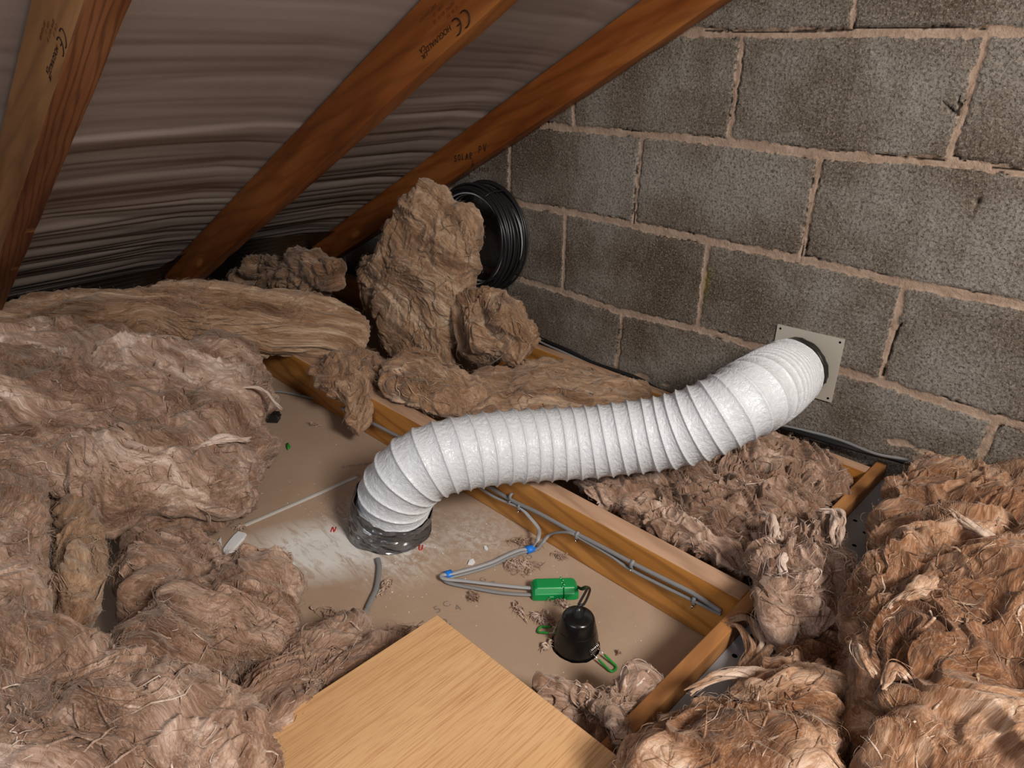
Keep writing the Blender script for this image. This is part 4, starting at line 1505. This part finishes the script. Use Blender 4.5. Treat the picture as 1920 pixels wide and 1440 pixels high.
# back of the attic, then forward
wool('dark wool scrap at the foot of the rafters, far back', [(425, 545), (440, 500), (500, 478), (560, 464), (610, 470), (645, 492), (652, 545), (560, 565), (470, 562)], ('y', -.42), .05, 1, ((430, 520), (650, 520)), M_WOOL_T, nf=260, nt=130, tint=-.07)
wool('long layered batt across the back, its cut edge showing strata', [(-190, 610), (0, 585), (60, 562), (130, 545), (240, 547), (330, 529), (430, 531), (520, 549), (600, 556), (680, 585), (708, 620), (702, 655), (640, 668), (560, 662), (500, 672), (420, 655), (330, 650), (200, 665), (80, 680), (-190, 680)],
     [(0, 600, .13), (700, 600, .13), (350, 690, .04)], .06, 2, ((150, 580), (700, 640)), M_WOOL_T, .6, nf=820, nt=200, layered=.0030, centre=(330, 606), grow=.006)
wool('torn tuft curling out left of the upright batt', [(674, 505), (684, 478), (700, 462), (722, 440), (740, 470), (740, 560), (715, 600), (690, 585), (678, 550)], ('y', -.27), .03, 4, ((690, 480), (705, 580)), M_WOOL_T, nf=220, nt=120)
wool('upright batt leaning against the rafter beside the cable coil', [(786, 342), (800, 330), (818, 345), (842, 352), (846, 375), (875, 378), (894, 392), (900, 430), (895, 480), (882, 520), (880, 575), (862, 640), (850, 690), (800, 715), (750, 690), (716, 640), (706, 590), (716, 540), (700, 500), (712, 450), (735, 410), (760, 385), (775, 360)],
     ('y', -.24, .25, .15), .050, 5, ((760, 380), (880, 500)), M_WOOL_T, .6, nf=480, nt=240, centre=(800, 540), tint=.02, grow=.012, sup=.5, ff=.8, iso=.85)
wool('rolled wool lump on the right of the upright batt, next to the wall', [(850, 560), (872, 540), (905, 522), (950, 530), (985, 552), (1002, 590), (1020, 630), (1014, 662), (965, 680), (905, 688), (872, 672), (856, 620)], ('y', -.23, .1, .35), .055, 6, ((870, 560), (930, 680)), M_WOOL_T, .9, nf=380, nt=190)
wool('folded flap of wool below the upright batt', [(712, 590), (760, 560), (820, 575), (836, 600), (850, 650), (866, 700), (855, 735), (800, 700), (750, 680), (712, 650)], ('y', -.29, .1, .2), .03, 7, ((740, 590), (850, 720)), M_WOOL_T, .8, nf=300, nt=150)
wool('ragged wool tuft hanging over the joist at the left', [(578, 700), (620, 660), (680, 645), (722, 660), (728, 700), (715, 750), (705, 800), (680, 832), (655, 815), (645, 775), (625, 752), (595, 748)], [(580, 690, .08), (720, 690, .08), (670, 840, -.03)], .03, 8, ((660, 660), (670, 820)), M_WOOL_T, 1.0, nf=320, nt=160)
wool('small wool lump on the joist above the duct', [(706, 700), (725, 662), (770, 655), (820, 672), (870, 700), (930, 735), (945, 762), (880, 778), (800, 776), (745, 757), (712, 735)], [(700, 740, .075), (940, 740, .075), (820, 660, .12)], .035, 9, ((720, 690), (900, 760)), M_WOOL_T, .8, nf=320, nt=160)
wool('flat wool quilt between the joists behind the duct', [(840, 745), (890, 700), (960, 680), (1040, 674), (1110, 694), (1180, 718), (1225, 735), (1250, 765), (1240, 850), (1020, 850), (880, 800)], [(900, 700, .045), (1200, 740, .045), (1000, 790, .045)], .035, 10, ((900, 720), (1200, 740)), M_WOOL_T, .7, nf=420, nt=190, bottom=FZ + .002)
wool('flat wool quilt between the joists in front of the duct', [(1060, 912), (1075, 860), (1200, 830), (1350, 810), (1440, 812), (1500, 826), (1560, 862), (1610, 900), (1590, 935), (1540, 975), (1490, 1020), (1445, 1080), (1400, 1098), (1330, 1058), (1240, 1010), (1160, 965), (1100, 935)], [(1100, 900, .040), (1600, 900, .040), (1400, 1080, .040)], .030, 11, ((1150, 880), (1420, 1060)), M_WOOL, 1.15, nf=640, nt=260, fib=1500, wisps=600, bottom=FZ + .002, ff=1.2, tint=-.02)
# left heap
wool('large rounded wool heap on the left beside the plasterboard joint', [(-190, 660), (40, 628), (150, 622), (260, 628), (350, 640), (430, 662), (495, 690), (515, 735), (522, 790), (533, 850), (520, 915), (480, 955), (410, 990), (330, 1010), (230, 1010), (140, 985), (50, 950), (-190, 940)], [(100, 700, .13), (530, 840, .0), (300, 1000, .03)], .085, 12, ((60, 680), (460, 840)), M_WOOL, 1.05, nf=720, nt=350, fib=1800, wisps=800, centre=(235, 815), ff=.62, ropes=[([(195, 835, 0), (225, 870, .012), (250, 905, 0)], .014), ([(340, 900, 0), (400, 880, .008), (460, 870, 0)], .010), ([(115, 700, 0), (125, 740, .012), (150, 780, 0)], .012), ([(40, 800, 0), (90, 780, .01), (140, 800, 0)], .009), ([(430, 770, 0), (480, 780, .01), (520, 810, 0)], .005)])
wool('wool bundle bulging at the left edge of the picture', [(-210, 900), (30, 900), (95, 950), (110, 1050), (105, 1150), (80, 1215), (-210, 1230)], [(0, 900, .12), (100, 1050, .09), (0, 1200, .13)], .06, 13, ((0, 920), (60, 1200)), M_WOOL, .9, nf=380, nt=180)
wool('upright sausage-shaped fold of wool in the left heap', [(86, 965), (120, 930), (165, 930), (196, 975), (206, 1060), (204, 1140), (180, 1190), (140, 1212), (108, 1190), (95, 1100)], [(100, 950, .10), (200, 980, .08), (140, 1200, .12)], .035, 14, ((130, 940), (160, 1200)), M_WOOL_T, .55, nf=300, nt=180)
wool('low wool mound between the big heap and the white plaster shard', [(205, 1090), (225, 1030), (280, 1005), (345, 1002), (398, 1018), (432, 1055), (436, 1100), (390, 1140), (300, 1170), (220, 1150)], [(210, 1080, .05), (430, 1060, -.005), (330, 1150, .04)], .045, 15, ((230, 1040), (420, 1090)), M_WOOL, .8, nf=360, nt=190)
wool('round wool bundle near the grey cable end', [(190, 1230), (240, 1180), (320, 1135), (380, 1105), (425, 1070), (450, 1045), (478, 1052), (530, 1078), (572, 1122), (588, 1175), (580, 1230), (530, 1270), (440, 1300), (330, 1320), (230, 1300)], [(250, 1200, .09), (570, 1150, .0), (400, 1300, .07)], .065, 16, ((300, 1150), (560, 1230)), M_WOOL, .85, nf=540, nt=270, fib=1500, wisps=500)
wool('wool slope filling the bottom left corner', [(-220, 1180), (60, 1185), (160, 1210), (260, 1250), (380, 1300), (470, 1350), (520, 1400), (480, 1540), (300, 1560), (-220, 1560)], [(0, 1200, .13), (450, 1350, .075), (200, 1440, .12)], .06, 17, ((20, 1220), (420, 1440)), M_WOOL, 1.0, nf=560, nt=280, fib=1500, wisps=600)
wool('long roll of wool tucked along the left edge of the oak-effect board', [(370, 1350), (430, 1290), (520, 1235), (600, 1190), (660, 1158), (700, 1150), (716, 1168), (712, 1196), (770, 1182), (800, 1185), (720, 1250), (600, 1335), (500, 1400), (420, 1460), (370, 1420)], [(600, 1290, .035), (430, 1310, .065), (700, 1170, -.02)], .032, 18, ((420, 1400), (700, 1190)), M_WOOL, .75, nf=560, nt=220, centre=(560, 1290), wisps=500)
wool('thin dark wool edge just left of the board corner', [(690, 1210), (740, 1188), (790, 1172), (812, 1170), (770, 1205), (700, 1250), (670, 1250)], [(700, 1210, -.02), (800, 1180, -.03), (700, 1250, -.01)], .018, 19, ((680, 1240), (800, 1180)), M_WOOL, .6, nf=200, nt=100, tint=-.04)
# right heap
wool('wool against the foot of the block wall at the right', [(1612, 1050), (1625, 985), (1655, 925), (1684, 886), (1730, 866), (1790, 874), (1850, 890), (1930, 860), (2200, 850), (2200, 1040), (1900, 1120), (1760, 1130), (1640, 1110)], [(1700, 880, .10), (1960, 900, .12), (1750, 1100, .11)], .055, 20, ((1640, 1040), (1900, 900)), M_WOOL_R, .9, nf=520, nt=250, fib=1300, wisps=400, grow=.010)
wool('pale curly wool tuft at the end of the flat quilt', [(1408, 1150), (1402, 1120), (1425, 1070), (1422, 990), (1440, 975), (1500, 990), (1545, 962), (1585, 995), (1592, 1060), (1580, 1120), (1550, 1170), (1500, 1195), (1450, 1190)], [(1420, 1000, .09), (1590, 1000, .09), (1450, 1180, .09)], .040, 21, ((1440, 990), (1500, 1180)), M_WOOL, 1.2, nf=420, nt=220, fib=1200, wisps=700, tint=.02, grow=.010, ropes=[([(1425, 985, 0), (1440, 1010, .008), (1450, 1050, .0)], .010), ([(1470, 1060, .0), (1455, 1090, .010), (1470, 1120, .0)], .009), ([(1530, 985, 0), (1560, 1000, .01), (1560, 1050, 0)], .009)])
wool('stringy brown wool trailing over the perforated strip', [(1420, 1180), (1470, 1150), (1550, 1150), (1610, 1200), (1590, 1270), (1490, 1290), (1430, 1300), (1425, 1330), (1415, 1325), (1445, 1270), (1450, 1220)], [(1420, 1180, .05), (1560, 1170, .07), (1400, 1310, .03)], .026, 22, ((1400, 1180), (1430, 1310)), M_WOOL_R, .9, nf=360, nt=170, wisps=600, centre=(1490, 1215), tint=-.04, ropes=[([(1352, 1178, -.01), (1385, 1190, .0), (1405, 1230, .0), (1380, 1290, -.005)], .007), ([(1360, 1172, -.01), (1400, 1175, .0), (1425, 1220, .0), (1400, 1300, -.005)], .007), ([(1345, 1335, -.01), (1390, 1300, .0), (1440, 1230, .005), (1470, 1190, 0)], .007)])
wool('biggest wool heap, with deep folds, at the right edge', [(1578, 1250), (1576, 1160), (1610, 1090), (1680, 1050), (1770, 1020), (1880, 1010), (2230, 1000), (2230, 1600), (1600, 1600), (1572, 1450), (1570, 1340)], [(1600, 1100, .15), (2000, 1050, .16), (1750, 1450, .17)], .080, 23, ((1640, 1380), (1860, 1080)), M_WOOL_R, 1.15, nf=760, nt=360, fib=1500, wisps=500, ff=.62, centre=(1790, 1230), grow=.016,
     ropes=[([(1752, 1030, .01), (1790, 1060, .012), (1840, 1100, .012), (1905, 1150, .005)], .010), ([(1740, 1215, .0), (1800, 1190, .012), (1860, 1165, .012), (1930, 1160, .0)], .008), ([(1648, 1228, .0), (1690, 1195, .012), (1730, 1170, .012), (1748, 1140, .0)], .013), ([(1590, 1290, 0), (1600, 1330, .01), (1625, 1345, 0)], .007), ([(1640, 1370, 0), (1655, 1345, .01), (1690, 1355, 0)], .008)])
wool('rounded wool fold at the bottom, left of the biggest heap', [(1160, 1600), (1165, 1440), (1200, 1392), (1270, 1368), (1345, 1350), (1420, 1320), (1465, 1262), (1520, 1232), (1568, 1256), (1582, 1330), (1574, 1420), (1590, 1600)], [(1200, 1400, .06), (1560, 1300, .10), (1400, 1440, .10)], .060, 24, ((1220, 1420), (1540, 1290)), M_WOOL_R, .85, nf=560, nt=280, fib=1300, wisps=450, ff=.7, grow=.006,
     ropes=[([(1300, 1360, 0), (1380, 1330, .008), (1450, 1345, .006), (1490, 1380, 0)], .008)])
wool('pale frayed wool beside the right edge of the oak-effect board', [(985, 1296), (1010, 1282), (1060, 1290), (1110, 1298), (1150, 1290), (1190, 1274), (1230, 1280), (1258, 1300), (1255, 1345), (1215, 1400), (1200, 1470), (1165, 1480), (1120, 1415), (1060, 1365), (1010, 1325)], [(1000, 1300, .0), (1250, 1310, .02), (1150, 1430, .04)], .040, 25, ((1010, 1300), (1230, 1320)), M_WOOL, 1.0, nf=420, nt=200, fib=1000, wisps=600, tint=.03)


# ------------------------------------------------------------------ scraps, chips and marks on the plasterboard
def tuft(label, px, py, rx, ry, ang, n, seed, m_=None, dz=0.0, height=.008):
    rs = np.random.default_rng(seed); c = onz(px, py, FZ)
    mb = MB(); fl = []; tt = []
    ca, sa = math.cos(ang), math.sin(ang)
    Vs, Qs = [], []; nv = 0
    for k in range(int(n * 2.6)):
        p = rs.normal(0, .45, 2); th = ang + rs.normal(0, .8); L = rs.uniform(.25, .9) * rx
        cur = rs.normal(0, 170)
        s = np.linspace(-L / 2, L / 2, 9)
        x = p[0] * rx * .6; y = p[1] * ry
        bx, by = x * ca - y * sa, x * sa + y * ca
        aa = th + cur * s * .4
        P = np.stack([c[0] + bx + np.cumsum(np.cos(aa)) * L / 9 - L / 2 * math.cos(th), c[1] + by + np.cumsum(np.sin(aa)) * L / 9 - L / 2 * math.sin(th), FZ + dz + .001 + height * rs.random() * np.sin(np.linspace(0, 3.14, 9)) ** 1], 1)
        r = (rs.uniform(.0003, .0008) if rs.random() < .8 else rs.uniform(.001, .0022)) * np.sin(np.linspace(.1, 3.05, 9))
        mb.tube(P, r + .0001, 5)
    o = mb.build('insulation_scrap', m_ or M_WOOL)
    nvv = len(o.data.vertices)
    co_ = np.zeros(nvv * 3, np.float32); o.data.vertices.foreach_get('co', co_)
    at = o.data.attributes.new('flow', 'FLOAT_VECTOR', 'POINT'); at.data.foreach_set('vector', co_)
    at = o.data.attributes.new('tint', 'FLOAT', 'POINT'); at.data.foreach_set('value', np.full(nvv, .09, np.float32))
    props(o, label, 'insulation scrap', 'wool scraps on the plasterboard')


for a in (('curled wool scrap against the joist above the right-hand blue tape', 985, 1020, .045, .012, .5, 30, 1), ('pale wool scrap pinned under the paired cables', 975, 1062, .050, .010, .7, 44, 2), ('small dark wool scrap by the joist, right of the blue tape', 1048, 1045, .022, .008, .6, 14, 3),
          ('dark wool scrap beside the grey flat cable end', 722, 1103, .030, .006, 2.2, 26, 4), ('curly wool scrap below the looped cables', 887, 1122, .022, .010, .2, 16, 5), ('thin wool wisp left of the downlight', 970, 1145, .036, .004, -.35, 9, 6),
          ('wool scrap tangled round the left spring clip of the downlight', 1018, 1163, .034, .014, .3, 42, 7), ('wool scrap under the green box', 1050, 1133, .032, .008, .2, 24, 8), ('small wool scrap at the left foot of the downlight', 1026, 1213, .024, .006, 1.6, 12, 9), ('tiny wool scrap right of the downlight', 1158, 1226, .012, .003, 1.4, 5, 10),
          ('dark wool wisp alone on the board at the upper left', 588, 798, .040, .004, .6, 8, 11), ('knotted wool scrap at the end of the pale joint strip', 450, 992, .020, .008, .8, 22, 12), ('thin wool hair by the round bundle', 612, 1150, .05, .005, .4, 6, 13)):
    tuft(*a)


def chip(label, pts, h, cat='plaster fragment', name='plaster_fragment', m_=None):
    V0 = np.array([onz(*p, FZ + .0005) for p in pts]); n = len(V0)
    c = V0.mean(0)
    top = c + (V0 - c) * .93 + np.array([0, 0, h])
    V = np.vstack([V0, top, [c + [0, 0, h * 1.05]]])
    Q = [[i, (i + 1) % n, n + (i + 1) % n, n + i] for i in range(n)]
    T = [[2 * n, n + i, n + (i + 1) % n] for i in range(n)]
    o = MB().add(V, Q, T).build(name, m_ or M_CHIP, smooth=False)
    props(o, label, cat, 'plaster fragments')


chip('long white shard of plasterboard by the left wool', [(448, 999), (463, 1003), (458, 1012), (450, 1020), (441, 1030), (432, 1041), (422, 1046), (417, 1036), (428, 1020), (438, 1008)], .006)
chip('small white triangular shard left of the long white one', [(415, 1011), (417, 1030), (407, 1022)], .006)
chip('white flake lying against the paired cables', [(877, 1059), (880, 1052), (887, 1049), (891, 1055), (886, 1060)], .003)
chip('white oval flake above the paired cables', [(907, 1025), (912, 1024), (915, 1030), (912, 1033), (908, 1030)], .002)
# grit
rs = np.random.default_rng(77); mb = MB()
for k in range(340):
    if k < 230:
        c = np.array([.30, -.88]) + rs.normal(0, 1, 2) * np.array([.115, .10])
    else: c = np.array([rs.uniform(-.1, .85), rs.uniform(-1.05, -.68)])
    if np.hypot(c[0] - .292, c[1] + .852) < .09: continue
    r = rs.uniform(.0004, .0013) * (1.7 if rs.random() < .06 else 1)
    V = np.array([[1, 0, 0], [0, 1, 0], [-1, 0, 0], [0, -1, 0], [0, 0, .8]]) * r + rs.normal(0, .15, (5, 3)) * r + [c[0], c[1], FZ + .0002]
    mb.add(V, None, [[0, 1, 4], [1, 2, 4], [2, 3, 4], [3, 0, 4]])
props(mb.build('plaster_grit', M_CHIP, smooth=False), 'scattered grains of white plaster grit over the plasterboard', 'grit', kind='stuff')

# red marker letters either side of the outlet
ca = math.radians(-42)
rv = RM[0] * [1, 1, 0]; rv /= np.linalg.norm(rv); fv = np.cross([0, 0, 1.0], rv)
mb = MB(); hand(mb, 'N', .0125, onz(619, 998, FZ + .0006), rv, fv * 1.25, .0011)
props(mb.build('red_marker_letter', M_RED), 'red handwritten N on the board left of the taped duct', 'marker letter', 'red marker letters')
mb = MB(); hand(mb, 'U', .0125, onz(784, 1031, FZ + .0006), rv, fv * 1.25, .0011)
props(mb.build('red_marker_letter', M_RED), 'red handwritten U on the board right of the taped duct', 'marker letter', 'red marker letters')
# green speck and black plug at the heap edge
mb = MB().tube([onz(539, 832, FZ + .004), onz(541, 838, FZ + .004), onz(540, 843, FZ + .003)], [.003, .005, .001], 8)
props(mb.build('cable_sleeve', M_GREENS), 'tiny green sleeve offcut beside the large left heap', 'sleeve offcut')
P0 = onz(513, 782, FZ + .012)
mb = MB().box((-.014, -.014, -.011), (.014, .014, .012), (np.stack([rv, fv, np.array([0, 0, 1.0])]), P0), .002)
mb.box((-.020, -.004, .004), (.020, .004, .009), (np.stack([rv, fv, np.array([0, 0, 1.0])]), P0), .001)
props(mb.build('plastic_connector', M_BLACK, smooth=False), 'small black plastic connector half hidden under the large left heap', 'connector')
